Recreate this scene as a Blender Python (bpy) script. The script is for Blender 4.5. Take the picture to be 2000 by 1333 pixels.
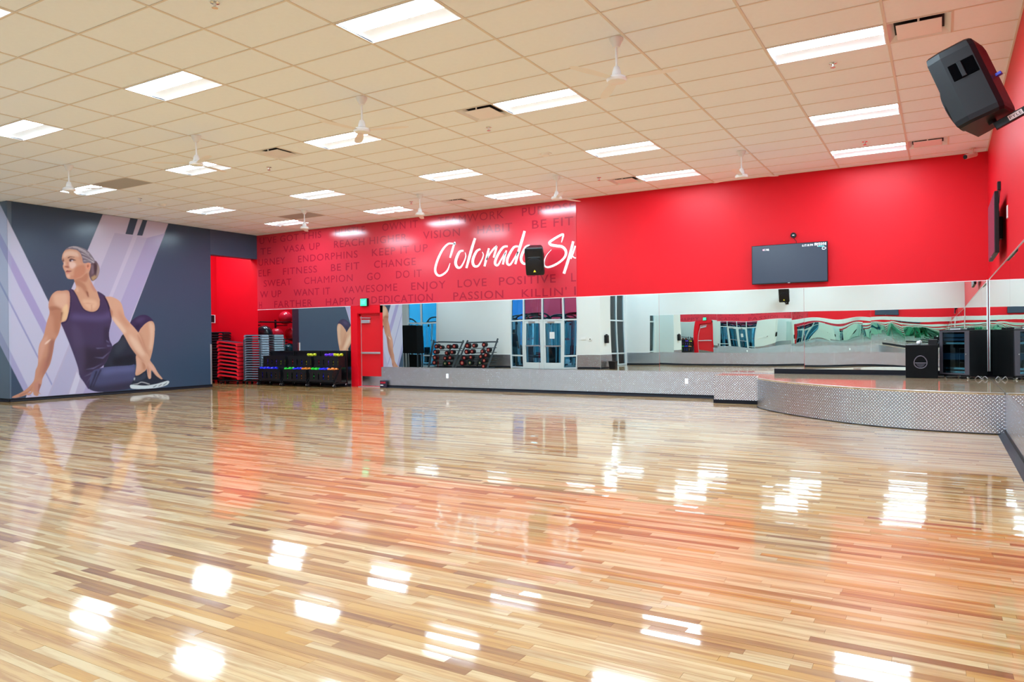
import bpy, bmesh, math, random
import numpy as np
from mathutils import Vector, Matrix, Euler

random.seed(7)
rng = np.random.default_rng(7)
scene = bpy.context.scene
for o in list(bpy.data.objects):
    bpy.data.objects.remove(o)
C = scene.collection

# ------------------------------------------------------------------ camera
CAM = np.array([0.49627, -8.61419, 1.37667])
AX = np.array([0.86173456, 0.50724423, -0.01080963])      # right
BX = np.array([0.00621558, 0.01074949, 0.9999229])        # up
FX = np.array([-0.50732132, 0.86173531, -0.0061104])      # forward
FPX = 1426.822
cd = bpy.data.cameras.new('camera'); cam = bpy.data.objects.new('camera', cd); C.objects.link(cam)
cd.sensor_width = 36.0; cd.lens = 36.0 * FPX / 2000.0; cd.clip_start = 0.05; cd.clip_end = 200
m = Matrix.Identity(4)
for i in range(3):
    m[i][0], m[i][1], m[i][2], m[i][3] = AX[i], BX[i], -FX[i], CAM[i]
cam.matrix_world = m
scene.camera = cam

def proj(x, y, z):
    d = np.array([x, y, z]) - CAM; w = d @ FX
    return 1000 + FPX * (d @ AX) / w, 666.5 - FPX * (d @ BX) / w, w
def pix(px, py, axis, val):
    """point where the sight line of a photo pixel meets the plane axis = val"""
    d = FX + AX * (px - 1000) / FPX - BX * (py - 666.5) / FPX
    s = (val - CAM[axis]) / d[axis]
    return CAM + s * d

# ------------------------------------------------------------------ world, exposure
w = bpy.data.worlds.new('world'); scene.world = w; w.use_nodes = True
w.node_tree.nodes['Background'].inputs[0].default_value = (0.75, 0.85, 1.0, 1)
w.node_tree.nodes['Background'].inputs[1].default_value = 0.35
vs = scene.view_settings
vs.view_transform = 'Standard'; vs.look = 'None'; vs.gamma = 1.0; vs.use_curve_mapping = False
vs.exposure = 0.16
LENS = 56.0           # radiance of the ceiling light lenses
GYMLIGHT = 90.0
scene.cycles.max_bounces = 40; scene.cycles.glossy_bounces = 40; scene.cycles.diffuse_bounces = 5
scene.cycles.transmission_bounces = 8; scene.cycles.transparent_max_bounces = 16

# ------------------------------------------------------------------ dimensions (metres)
H = 4.609; YW = 7.0174; XL = -17.901; XR = 1.2192
YF = -10.0; YE = -4.6; XS = -12.4; XE = -22.5
T = 1.2192; t = 0.6096
MB0, MB1 = 0.575, 2.285        # mirror bottom and top
DECK = 0.56
ALX = -19.85                   # rear wall of the alcove

# ------------------------------------------------------------------ materials
def lin(c):
    return tuple(((v / 255) / 12.92 if v / 255 <= 0.04045 else ((v / 255 + 0.055) / 1.055) ** 2.4) for v in c)
MATS = {}
def mat(name, col, rough=0.5, metal=0.0, spec=0.5, emit=None, es=0.0, coat=0.0, coat_r=0.05, var=0.0, vscale=6.0, bump=0.0, bscale=60.0, alpha=None):
    if name in MATS: return MATS[name]
    M = bpy.data.materials.new(name); M.use_nodes = True
    nt = M.node_tree; b = nt.nodes['Principled BSDF']
    b.inputs['Base Color'].default_value = (*col, 1); b.inputs['Roughness'].default_value = rough
    b.inputs['Metallic'].default_value = metal; b.inputs['Specular IOR Level'].default_value = spec
    b.inputs['Coat Weight'].default_value = coat; b.inputs['Coat Roughness'].default_value = coat_r
    if emit is not None:
        b.inputs['Emission Color'].default_value = (*emit, 1); b.inputs['Emission Strength'].default_value = es
    if var > 0 or bump > 0:
        tc = nt.nodes.new('ShaderNodeTexCoord')
    if var > 0:
        n = nt.nodes.new('ShaderNodeTexNoise'); n.inputs['Scale'].default_value = vscale; n.inputs['Detail'].default_value = 3
        mx = nt.nodes.new('ShaderNodeMix'); mx.data_type = 'RGBA'
        mx.inputs[6].default_value = (*[c * (1 - var) for c in col], 1); mx.inputs[7].default_value = (*[min(1, c * (1 + var)) for c in col], 1)
        nt.links.new(tc.outputs['Object'], n.inputs['Vector']); nt.links.new(n.outputs['Fac'], mx.inputs[0]); nt.links.new(mx.outputs[2], b.inputs['Base Color'])
    if bump > 0:
        n2 = nt.nodes.new('ShaderNodeTexNoise'); n2.inputs['Scale'].default_value = bscale
        bp = nt.nodes.new('ShaderNodeBump'); bp.inputs['Strength'].default_value = bump; bp.inputs['Distance'].default_value = 0.01
        nt.links.new(tc.outputs['Object'], n2.inputs['Vector']); nt.links.new(n2.outputs['Fac'], bp.inputs['Height']); nt.links.new(bp.outputs['Normal'], b.inputs['Normal'])
    MATS[name] = M
    return M

RED = mat('red_paint', (0.64, 0.002, 0.011), 0.45, spec=0.24, var=0.03, vscale=2, bump=0.05, bscale=220)
REDDOOR = mat('red_door_paint', (0.62, 0.006, 0.012), 0.35, var=0.04, vscale=3)
REDPANEL = mat('red_vinyl_print', (0.56, 0.026, 0.045), 0.16, spec=0.4, var=0.03, vscale=1.5, bump=0.012, bscale=9)
REDTEXT = mat('dark_red_print', (0.32, 0.012, 0.03), 0.16, spec=0.4, var=0.03)
WHITEPRINT = mat('white_print', (0.86, 0.88, 0.9), 0.2, var=0.02)
WHITEWALL = mat('white_wall_paint', (0.80, 0.82, 0.83), 0.6, var=0.02, vscale=1.5, bump=0.03, bscale=180)
NAVY = mat('slate_blue_paint', lin((58, 74, 98)), 0.5, var=0.04, vscale=4)
TILE = mat('ceiling_tile', (0.85, 0.905, 0.985), 0.9, spec=0.1, var=0.025, vscale=14, bump=0.12, bscale=120)
TEE = mat('ceiling_tee', (0.72, 0.66, 0.6), 0.5, var=0.02)
PLENUM = mat('plenum_dark', (0.1, 0.1, 0.1), 0.9, var=0.1)
MIRROR = mat('mirror_silver', (0.85, 0.935, 0.905), 0.0, metal=1.0)
BLACKBASE = mat('black_rubber_base', (0.004, 0.004, 0.009), 0.5, spec=0.2, var=0.2)
BLACK = mat('black_plastic', (0.006, 0.006, 0.008), 0.42, spec=0.3, var=0.2, bump=0.05, bscale=300)
BLACKSAT = mat('black_fabric', (0.004, 0.004, 0.005), 0.8, spec=0.15, var=0.3, vscale=30)
BLACKM = mat('black_steel', (0.006, 0.006, 0.008), 0.4, metal=0.0, spec=0.3, var=0.2)
CHROME = mat('chrome', (0.75, 0.76, 0.78), 0.18, metal=1.0, var=0.03)
ALU = mat('brushed_aluminium', (0.7, 0.72, 0.75), 0.35, metal=0.9, var=0.04)
WHITEMET = mat('white_enamel', (0.82, 0.82, 0.84), 0.3, var=0.02)
WHITEPL = mat('white_plastic', (0.85, 0.85, 0.86), 0.4, var=0.02)
BASEMAT = mat('tile_return_grey', (0.42, 0.40, 0.38), 0.8, var=0.05)
LENSMAT = mat('light_lens', (1, 1, 1), 0.4, emit=(0.655, 0.865, 1.0), es=LENS)
REFLGLOW = mat('glowing_reflector', (0.85, 0.86, 0.88), 0.4, emit=(0.8, 0.9, 1.0), es=0.22)  # weak glow added to the fixture's reflector slope so that it looks lit
SUBFLOOR = mat('subfloor', (0.08, 0.05, 0.03), 0.8, var=0.1)
SCREEN = mat('tv_screen', (0.012, 0.018, 0.03), 0.25, spec=0.6, emit=lin((36, 48, 72)), es=0.75, var=0.05)
TVTXT = mat('tv_text', (0.9, 0.9, 0.9), 0.5, emit=(0.85, 0.88, 1.0), es=1.0, var=0.01)
TVPINK = mat('tv_pink', (0.9, 0.4, 0.6), 0.5, emit=(0.9, 0.35, 0.6), es=0.9, var=0.01)
TVTEAL = mat('tv_teal', (0.1, 0.7, 0.7), 0.5, emit=(0.1, 0.75, 0.7), es=0.8, var=0.01)
GREENSIGN = mat('exit_green', (0.05, 0.6, 0.3), 0.4, emit=(0.02, 0.75, 0.35), es=0.75, var=0.02)
GREENLT = mat('exit_letters', (0.3, 0.9, 0.6), 0.4, emit=(0.16, 0.95, 0.6), es=0.85, var=0.02)
YELLOW = mat('yellow_badge', (0.85, 0.78, 0.06), 0.4, var=0.02)
LABELW = mat('white_label', (0.8, 0.8, 0.82), 0.5, var=0.02)
BLUEPL = mat('blue_plug', (0.05, 0.08, 0.7), 0.3, var=0.05)
REDBALL = mat('red_ball_vinyl', (0.55, 0.01, 0.03), 0.22, var=0.03)
BLKBALL = mat('black_ball_vinyl', (0.008, 0.012, 0.018), 0.18, var=0.1)
TEALBALL = mat('teal_ball_vinyl', (0.006, 0.05, 0.07), 0.2, var=0.1)
STEPRED = mat('red_step_plastic', (0.75, 0.012, 0.025), 0.35, var=0.04)
STEPGREY = mat('grey_step_plastic', (0.16, 0.21, 0.27), 0.4, var=0.06)
STEPTOP = mat('dark_step_mat', (0.035, 0.022, 0.04), 0.7, var=0.2)
PURPLE = mat('violet_neoprene', (0.16, 0.04, 0.75), 0.4, var=0.05)
BLUEN = mat('blue_neoprene', (0.02, 0.03, 0.85), 0.4, var=0.05)
GREENN = mat('green_neoprene', (0.02, 0.62, 0.04), 0.4, var=0.05)
YELN = mat('yellow_neoprene', (0.6, 0.62, 0.02), 0.4, var=0.05)
ORN = mat('orange_neoprene', (0.75, 0.22, 0.03), 0.4, var=0.05)
REDN = mat('crimson_neoprene', (0.6, 0.02, 0.06), 0.4, var=0.05)
TAN = mat('tan_disc', (0.65, 0.35, 0.2), 0.5, var=0.05)
CAPRED = mat('weight_cap_red', (0.4, 0.012, 0.03), 0.4, var=0.1)
SLATE = mat('slate_steel', (0.05, 0.075, 0.095), 0.4, metal=0.2, var=0.1)
STONE = mat('storefront_white', (0.72, 0.78, 0.82), 0.4, var=0.02)
GYMFLOOR = mat('gym_rubber_floor', (0.1, 0.13, 0.15), 0.6, var=0.2, vscale=30)
GYMBLUE = mat('gym_blue_wall', (0.02, 0.16, 0.42), 0.6, var=0.1)
GYMRED = mat('gym_red_wall', (0.75, 0.012, 0.04), 0.6, var=0.04)
GYMTEAL = mat('gym_teal_wall', (0.04, 0.34, 0.52), 0.6, var=0.1)
GYMLENS = mat('gym_light_lens', (1, 1, 1), 0.5, emit=(0.55, 0.85, 1.0), es=GYMLIGHT)
SKIN = mat('skin', (0.42, 0.2, 0.12), 0.5, var=0.05)
SHIRT = mat('dark_shirt', (0.03, 0.022, 0.024), 0.8, var=0.1)
SHORTS = mat('grey_shorts', (0.19, 0.18, 0.17), 0.8, var=0.1)
PAPER = mat('paper', (0.82, 0.82, 0.86), 0.7, var=0.02)
PINKM = mat('camera_shell', (0.75, 0.6, 0.56), 0.4, var=0.03)

def glassmat():
    M = bpy.data.materials.new('window_glass'); M.use_nodes = True; nt = M.node_tree
    nt.nodes.remove(nt.nodes['Principled BSDF']); out = nt.nodes['Material Output']
    tr = nt.nodes.new('ShaderNodeBsdfTransparent'); tr.inputs[0].default_value = (0.62, 0.86, 0.93, 1)
    gl = nt.nodes.new('ShaderNodeBsdfGlossy'); gl.inputs['Roughness'].default_value = 0.0
    fr = nt.nodes.new('ShaderNodeFresnel'); fr.inputs[0].default_value = 1.45
    mx = nt.nodes.new('ShaderNodeMixShader')
    nt.links.new(fr.outputs[0], mx.inputs[0]); nt.links.new(tr.outputs[0], mx.inputs[1]); nt.links.new(gl.outputs[0], mx.inputs[2]); nt.links.new(mx.outputs[0], out.inputs[0])
    return M
GLASS = glassmat()

def woodmat(name, attr):
    M = bpy.data.materials.new(name); M.use_nodes = True; nt = M.node_tree; L = nt.links
    b = nt.nodes['Principled BSDF']
    at = nt.nodes.new('ShaderNodeAttribute'); at.attribute_name = 'Col'
    ge = nt.nodes.new('ShaderNodeNewGeometry'); mp = nt.nodes.new('ShaderNodeMapping'); mp.inputs['Scale'].default_value = (1.4, 26, 1)
    L.new(ge.outputs['Position'], mp.inputs['Vector'])
    n = nt.nodes.new('ShaderNodeTexNoise'); n.inputs['Scale'].default_value = 1.0; n.inputs['Detail'].default_value = 5; n.inputs['Roughness'].default_value = 0.62
    ad = nt.nodes.new('ShaderNodeVectorMath'); ad.operation = 'ADD'
    sc = nt.nodes.new('ShaderNodeVectorMath'); sc.operation = 'SCALE'; sc.inputs['Scale'].default_value = 37.0
    L.new(at.outputs['Color'], sc.inputs[0]); L.new(mp.outputs[0], ad.inputs[0]); L.new(sc.outputs[0], ad.inputs[1]); L.new(ad.outputs[0], n.inputs['Vector'])
    cr = nt.nodes.new('ShaderNodeValToRGB'); cr.color_ramp.elements[0].position = 0.36; cr.color_ramp.elements[0].color = (0.66, 0.44, 0.21, 1)
    cr.color_ramp.elements[1].position = 0.56; cr.color_ramp.elements[1].color = (1.04, 1.04, 1.04, 1)
    L.new(n.outputs['Fac'], cr.inputs[0])
    mx = nt.nodes.new('ShaderNodeMix'); mx.data_type = 'RGBA'; mx.blend_type = 'MULTIPLY'; mx.inputs[0].default_value = 0.85
    L.new(at.outputs['Color'], mx.inputs[6]); L.new(cr.outputs[0], mx.inputs[7]); L.new(mx.outputs[2], b.inputs['Base Color'])
    b.inputs['Roughness'].default_value = 0.4; b.inputs['Specular IOR Level'].default_value = 0.4
    b.inputs['Coat Weight'].default_value = 1.0; b.inputs['Coat Roughness'].default_value = 0.06; b.inputs['Coat IOR'].default_value = 1.5
    return M
WOOD = woodmat('wood_strip', 'Col')

def deckwood():
    M = bpy.data.materials.new('stage_wood'); M.use_nodes = True; nt = M.node_tree; L = nt.links
    b = nt.nodes['Principled BSDF']
    tc = nt.nodes.new('ShaderNodeTexCoord')
    br = nt.nodes.new('ShaderNodeTexBrick'); br.inputs['Scale'].default_value = 1.0; br.inputs['Brick Width'].default_value = 0.9; br.inputs['Row Height'].default_value = 0.057
    br.inputs['Mortar Size'].default_value = 0.0006; br.inputs['Color1'].default_value = (0.62, 0.47, 0.3, 1); br.inputs['Color2'].default_value = (0.42, 0.27, 0.14, 1); br.inputs['Mortar'].default_value = (0.2, 0.12, 0.06, 1)
    L.new(tc.outputs['Object'], br.inputs['Vector']); L.new(br.outputs['Color'], b.inputs['Base Color'])
    b.inputs['Roughness'].default_value = 0.4; b.inputs['Coat Weight'].default_value = 1; b.inputs['Coat Roughness'].default_value = 0.06
    return M
DECKWOOD = deckwood()

def platemat():
    """aluminium tread plate: raised lozenges turned alternately by 90 degrees"""
    M = bpy.data.materials.new('diamond_plate'); M.use_nodes = True; nt = M.node_tree; L = nt.links
    b = nt.nodes['Principled BSDF']; b.inputs['Metallic'].default_value = 1.0; b.inputs['Roughness'].default_value = 0.27
    uv = nt.nodes.new('ShaderNodeUVMap'); sp = nt.nodes.new('ShaderNodeSeparateXYZ'); L.new(uv.outputs[0], sp.inputs[0])
    def mth(op, a, b2=None, v=None):
        n = nt.nodes.new('ShaderNodeMath'); n.operation = op
        if isinstance(a, (int, float)): n.inputs[0].default_value = a
        else: L.new(a, n.inputs[0])
        if b2 is not None:
            if isinstance(b2, (int, float)): n.inputs[1].default_value = b2
            else: L.new(b2, n.inputs[1])
        return n.outputs[0]
    S = 20.0
    p = mth('MULTIPLY', mth('ADD', sp.outputs[0], sp.outputs[1]), S); q = mth('MULTIPLY', mth('SUBTRACT', sp.outputs[0], sp.outputs[1]), S)
    par = mth('MODULO', mth('ADD', mth('ADD', mth('FLOOR', p), mth('FLOOR', q)), 2000.0), 2.0)
    a = mth('SUBTRACT', mth('FRACT', p), 0.5); c = mth('SUBTRACT', mth('FRACT', q), 0.5)
    a2 = mth('MULTIPLY', a, a); c2 = mth('MULTIPLY', c, c)
    e1 = mth('ADD', mth('MULTIPLY', a2, 5.0), mth('MULTIPLY', c2, 45.0)); e2 = mth('ADD', mth('MULTIPLY', a2, 45.0), mth('MULTIPLY', c2, 5.0))
    mx = nt.nodes.new('ShaderNodeMix'); L.new(par, mx.inputs[0]); L.new(e1, mx.inputs[2]); L.new(e2, mx.inputs[3])
    h = mth('MAXIMUM', mth('SUBTRACT', 1.0, mx.outputs[0]), 0.0)
    bp = nt.nodes.new('ShaderNodeBump'); bp.inputs['Strength'].default_value = 0.45; bp.inputs['Distance'].default_value = 0.006
    cm = nt.nodes.new('ShaderNodeMix'); cm.data_type = 'RGBA'; cm.inputs[6].default_value = (0.50, 0.545, 0.62, 1); cm.inputs[7].default_value = (0.88, 0.93, 1.0, 1)
    L.new(mth('MINIMUM', mth('MULTIPLY', h, 2.5), 1.0), cm.inputs[0]); L.new(cm.outputs[2], b.inputs['Base Color'])
    L.new(h, bp.inputs['Height']); L.new(bp.outputs[0], b.inputs['Normal'])
    return M
PLATE = platemat()

def vcolmat(name, rough, spec, k):
    M = bpy.data.materials.new(name); M.use_nodes = True; nt = M.node_tree
    b = nt.nodes['Principled BSDF']; at = nt.nodes.new('ShaderNodeAttribute'); at.attribute_name = 'Col'
    mx = nt.nodes.new('ShaderNodeVectorMath'); mx.operation = 'SCALE'; mx.inputs['Scale'].default_value = k
    nt.links.new(at.outputs['Color'], mx.inputs[0]); nt.links.new(mx.outputs[0], b.inputs['Base Color'])
    b.inputs['Roughness'].default_value = rough; b.inputs['Specular IOR Level'].default_value = spec
    return M
MURAL = vcolmat('mural_print', 0.22, 0.4, 0.84)

# ------------------------------------------------------------------ mesh helpers
class MB:
    def __init__(s): s.v = []; s.f = []; s.uv = None
    def add(s, vs, fs):
        n = len(s.v); s.v += [tuple(float(c) for c in p) for p in vs]; s.f += [tuple(n + i for i in f) for f in fs]; return s
    def box(s, x0, x1, y0, y1, z0, z1):
        return s.add([(x0,y0,z0),(x1,y0,z0),(x1,y1,z0),(x0,y1,z0),(x0,y0,z1),(x1,y0,z1),(x1,y1,z1),(x0,y1,z1)],
                     [(0,3,2,1),(4,5,6,7),(0,1,5,4),(1,2,6,5),(2,3,7,6),(3,0,4,7)])
    def bbox(s, x0, x1, y0, y1, z0, z1, b=0.01):
        """box with chamfered edges"""
        bm = bmesh.new(); r = bmesh.ops.create_cube(bm, size=1.0)
        for v in bm.verts: v.co = Vector(((x0+x1)/2 + v.co.x*(x1-x0), (y0+y1)/2 + v.co.y*(y1-y0), (z0+z1)/2 + v.co.z*(z1-z0)))
        bmesh.ops.bevel(bm, geom=bm.edges[:], offset=b, segments=2, affect='EDGES', profile=0.5)
        bm.verts.index_update()
        s.add([v.co for v in bm.verts], [[v.index for v in f.verts] for f in bm.faces]); bm.free(); return s
    def beam(s, p0, p1, w, h, up=(0,0,1)):
        p0, p1, up = Vector(p0), Vector(p1), Vector(up); d = (p1-p0).normalized(); a = d.cross(up)
        if a.length < 1e-4: a = d.cross(Vector((0,1,0)))
        a.normalize(); u = a.cross(d).normalized(); a *= w/2; u *= h/2
        vs = [p0-a-u, p0+a-u, p0+a+u, p0-a+u, p1-a-u, p1+a-u, p1+a+u, p1-a+u]
        return s.add(vs, [(0,1,2,3),(7,6,5,4),(0,4,5,1),(1,5,6,2),(2,6,7,3),(3,7,4,0)])
    def cyl(s, p0, p1, r0, r1=None, n=12):
        r1 = r0 if r1 is None else r1
        p0, p1 = Vector(p0), Vector(p1); d = (p1-p0).normalized(); a = d.orthogonal().normalized(); b = d.cross(a)
        vs = []
        for p, r in ((p0, r0), (p1, r1)):
            for k in range(n):
                c, sn = math.cos(2*math.pi*k/n), math.sin(2*math.pi*k/n); vs.append(p + a*(r*c) + b*(r*sn))
        fs = [(k, (k+1) % n, n+(k+1) % n, n+k) for k in range(n)] + [tuple(range(n-1, -1, -1)), tuple(range(n, 2*n))]
        return s.add(vs, fs)
    def tube(s, pts, r, n=6):
        pts = [Vector(p) for p in pts]; rings = []
        for i, p in enumerate(pts):
            d = (pts[min(i+1, len(pts)-1)] - pts[max(i-1, 0)]).normalized()
            a = d.cross(Vector((0.13, 0.21, 0.97))); a = a.normalized() if a.length > 1e-4 else d.orthogonal().normalized(); b = d.cross(a)
            rings.append([p + a*(r*math.cos(2*math.pi*k/n)) + b*(r*math.sin(2*math.pi*k/n)) for k in range(n)])
        vs = [v for rg in rings for v in rg]; fs = []
        for i in range(len(pts)-1):
            for k in range(n): fs.append((i*n+k, i*n+(k+1) % n, (i+1)*n+(k+1) % n, (i+1)*n+k))
        fs += [tuple(range(n-1, -1, -1)), tuple((len(pts)-1)*n+k for k in range(n))]
        return s.add(vs, fs)
    def lathe(s, prof, c=(0,0,0), n=20):
        """profile of (radius, z) turned about z"""
        vs = []; fs = []; m_ = len(prof)
        for r, z in prof:
            for k in range(n): vs.append((c[0]+r*math.cos(2*math.pi*k/n), c[1]+r*math.sin(2*math.pi*k/n), c[2]+z))
        for i in range(m_-1):
            for k in range(n): fs.append((i*n+k, i*n+(k+1) % n, (i+1)*n+(k+1) % n, (i+1)*n+k))
        fs += [tuple(range(n-1, -1, -1)), tuple((m_-1)*n+k for k in range(n))]
        return s.add(vs, fs)
    def sphere(s, c, r, n=24, m_=14):
        return s.lathe([(max(1e-4, r*math.sin(math.pi*i/m_)), -r*math.cos(math.pi*i/m_)) for i in range(m_+1)], c, n)
    def prism(s, poly, f0, f1):
        """poly list of 2D, f0/f1 map (a,b)->3D for the two caps"""
        n = len(poly); vs = [f0(*p) for p in poly] + [f1(*p) for p in poly]
        return s.add(vs, [tuple(range(n)), tuple(range(2*n-1, n-1, -1))] + [(k, n+k, n+(k+1) % n, (k+1) % n) for k in range(n)])
    def xf(s, M, start=0):
        s.v = s.v[:start] + [tuple(M @ Vector(p)) for p in s.v[start:]]; return s
    def mesh(s, name, material, smooth=False):
        me = bpy.data.meshes.new(name); me.from_pydata(s.v, [], s.f); me.update()
        if material is not None: me.materials.append(material)
        bm = bmesh.new(); bm.from_mesh(me); bmesh.ops.recalc_face_normals(bm, faces=bm.faces[:]); bm.to_mesh(me); bm.free()
        if smooth:
            me.polygons.foreach_set('use_smooth', [True]*len(me.polygons))
            try: me.set_sharp_from_angle(angle=math.radians(40))
            except Exception: pass
        return me
    def build(s, name, material, parent=None, smooth=False):
        o = bpy.data.objects.new(name, s.mesh(name, material, smooth)); C.objects.link(o); o.parent = parent; return o

def tag(o, label=None, cat=None, group=None, kind=None):
    if label: o['label'] = label
    if cat: o['category'] = cat
    if group: o['group'] = group
    if kind: o['kind'] = kind
    return o
def thing(name, label, cat, loc=(0,0,0), rot=(0,0,0), group=None):
    o = bpy.data.objects.new(name, None); C.objects.link(o); o.location = loc; o.rotation_euler = rot; o.empty_display_size = 0.1
    return tag(o, label, cat, group)
def struct(o, label=None): return tag(o, label, None, None, 'structure')
def copy_tree(o, parent=None):
    c = o.copy(); C.objects.link(c); c.parent = parent
    for ch in list(o.children): copy_tree(ch, c)
    return c
def uvproj(o, fn):
    me = o.data; uv = me.uv_layers.new(name='UVMap')
    for l in me.loops: uv.data[l.index].uv = fn(me.vertices[l.vertex_index].co)
def catmull(pts, n=8, closed=False):
    P = [np.array(p, float) for p in pts]; N = len(P); out = []
    rngi = range(N if closed else N-1)
    for i in rngi:
        if closed: a, b, c, d = P[(i-1) % N], P[i], P[(i+1) % N], P[(i+2) % N]
        else: a, b, c, d = P[max(i-1, 0)], P[i], P[i+1], P[min(i+2, N-1)]
        for k in range(n):
            u = k/n; out.append(0.5*((2*b)+(-a+c)*u+(2*a-5*b+4*c-d)*u*u+(-a+3*b-3*c+d)*u**3))
    if not closed: out.append(P[-1])
    return out
ORD = ['first', 'second', 'third', 'fourth', 'fifth', 'sixth', 'seventh', 'eighth', 'ninth', 'tenth', 'eleventh', 'twelfth', 'thirteenth', 'fourteenth', 'fifteenth', 'sixteenth', 'seventeenth', 'eighteenth', 'nineteenth', 'twentieth']

def textmesh(name, body, x0, x1, zb, h, y, material, parent, face=1, clipx=None, spacing=1.12, bold=0.005):
    """flat lettering on a wall y = const, fitted between x0 and x1, baseline zb, cap height h"""
    cu = bpy.data.curves.new('tmp', 'FONT'); cu.body = body; cu.size = 1.0; cu.space_character = spacing; cu.resolution_u = 3; cu.offset = 0.0 if 'M' in body else bold
    ob = bpy.data.objects.new('tmp', cu); C.objects.link(ob)
    dg = bpy.context.evaluated_depsgraph_get(); me = bpy.data.meshes.new_from_object(ob.evaluated_get(dg))
    bpy.data.objects.remove(ob); bpy.data.curves.remove(cu)
    n = len(me.vertices); co = np.zeros(n*3); me.vertices.foreach_get('co', co); co = co.reshape(-1, 3)
    mn, mxx = co.min(0), co.max(0)
    X = x0 + (co[:, 0]-mn[0])/(mxx[0]-mn[0])*(x1-x0); Z = zb + co[:, 1]/mxx[1]*h
    # every letter becomes a mesh of its own: faces joined by shared vertices and by overlap in x
    par = list(range(n))
    def find(i):
        while par[i] != i: par[i] = par[par[i]]; i = par[i]
        return i
    polys = [tuple(p.vertices) for p in me.polygons]
    for f in polys:
        for q in f[1:]: par[find(q)] = find(f[0])
    isl = {}
    for f in polys: isl.setdefault(find(f[0]), []).append(f)
    spans = sorted((min(X[q] for f in fs for q in f), max(X[q] for f in fs for q in f), fs) for fs in isl.values())
    groups_ = []
    for a_, b_, fs in spans:
        if groups_ and a_ < groups_[-1][1] - 0.25*min(b_-a_, groups_[-1][1]-groups_[-1][0]): groups_[-1][1] = max(groups_[-1][1], b_); groups_[-1][2] += fs
        else: groups_.append([a_, b_, list(fs)])
    bpy.data.meshes.remove(me); out = []
    for a_, b_, fs in groups_:
        used = sorted({q for f in fs for q in f}); mp_ = {q: i for i, q in enumerate(used)}
        mb = MB(); mb.add([(X[q], y, Z[q]) for q in used], [tuple(mp_[q] for q in f) for f in fs])
        out.append(mb.build(name, material, parent))
    return out

# ================================================================== FLOOR
fl = MB().box(XE, XR+0.15, YF-0.15, YW+0.15, -0.12, -0.022).build('floor', SUBFLOOR); struct(fl, 'glossy strip hardwood floor of the studio')
PW = 0.0572
LIGHTC, MIDC, DARKC = np.array((0.62, 0.455, 0.24)), np.array((0.51, 0.27, 0.062)), np.array((0.26, 0.096, 0.016))
planks = []
y = YF + 0.002
while y < YW:
    y1 = min(y + PW, YW)
    x = XE if y > YE else XS
    x += -random.random()*0.8
    xmin = XE if y > YE else XS
    while x < XR:
        L_ = random.choice((0.28, 0.4, 0.55, 0.7, 0.9, 1.1, 1.35))*random.uniform(0.85, 1.15)
        a, b = max(x, xmin), min(x+L_, XR)
        if b - a > 0.02:
            r = random.random()
            if r < 0.42: c = LIGHTC*random.uniform(0.92, 1.1) + (MIDC-LIGHTC)*random.uniform(0, 0.35)
            elif r < 0.84: c = LIGHTC + (MIDC-LIGHTC)*random.uniform(0.5, 1.15)
            else: c = MIDC + (DARKC-MIDC)*random.uniform(0.3, 1.0)
            planks.append((a, b, y, y1, np.clip(c, 0.02, 0.9)))
        x += L_
    y += PW
def plank_geo(a, b, y0, y1):
    g = 0.0004; tl = random.gauss(0, 0.00017); ts = random.gauss(0, 0.00016)
    z = lambda sx, sy: -0.0006 + sx*ts + sy*tl
    return ([(a+g, y0+g, -0.018), (b-g, y0+g, -0.018), (b-g, y1-g, -0.018), (a+g, y1-g, -0.018),
             (a+g, y0+g, z(-1, -1)), (b-g, y0+g, z(1, -1)), (b-g, y1-g, z(1, 1)), (a+g, y1-g, z(-1, 1))],
            [(4,5,6,7), (0,1,5,4), (1,2,6,5), (2,3,7,6), (3,0,4,7)])
def score(p):
    cx, cy = (p[0]+p[1])/2, (p[2]+p[3])/2; u, v_, w_ = proj(cx, cy, 0)
    if w_ < 0.5 or not (-60 < u < 2060 and v_ < 1345): return 0
    return (p[1]-p[0])/w_**3
order = sorted(range(len(planks)), key=lambda i: -score(planks[i]))
near = set(order[:300])
bv, bf, bc = [], [], []
for i, p in enumerate(planks):
    vs_, fs_ = plank_geo(*p[:4])
    if i in near:
        me = bpy.data.meshes.new('plank'); me.from_pydata(vs_, [], fs_); me.materials.append(WOOD)
        at = me.color_attributes.new('Col', 'FLOAT_COLOR', 'POINT'); at.data.foreach_set('color', np.tile(np.append(p[4], 1.0), 8))
        o = bpy.data.objects.new('plank', me); C.objects.link(o); o.parent = fl
    else:
        n = len(bv); bv += vs_; bf += [tuple(n+k for k in f) for f in fs_]; bc.append(np.tile(np.append(p[4], 1.0), 8))
me = bpy.data.meshes.new('far_planks'); me.from_pydata(bv, [], bf); me.materials.append(WOOD)
at = me.color_attributes.new('Col', 'FLOAT_COLOR', 'POINT'); at.data.foreach_set('color', np.concatenate(bc))
o = bpy.data.objects.new('far_planks', me); C.objects.link(o); o.parent = fl; o['kind'] = 'stuff'

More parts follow.
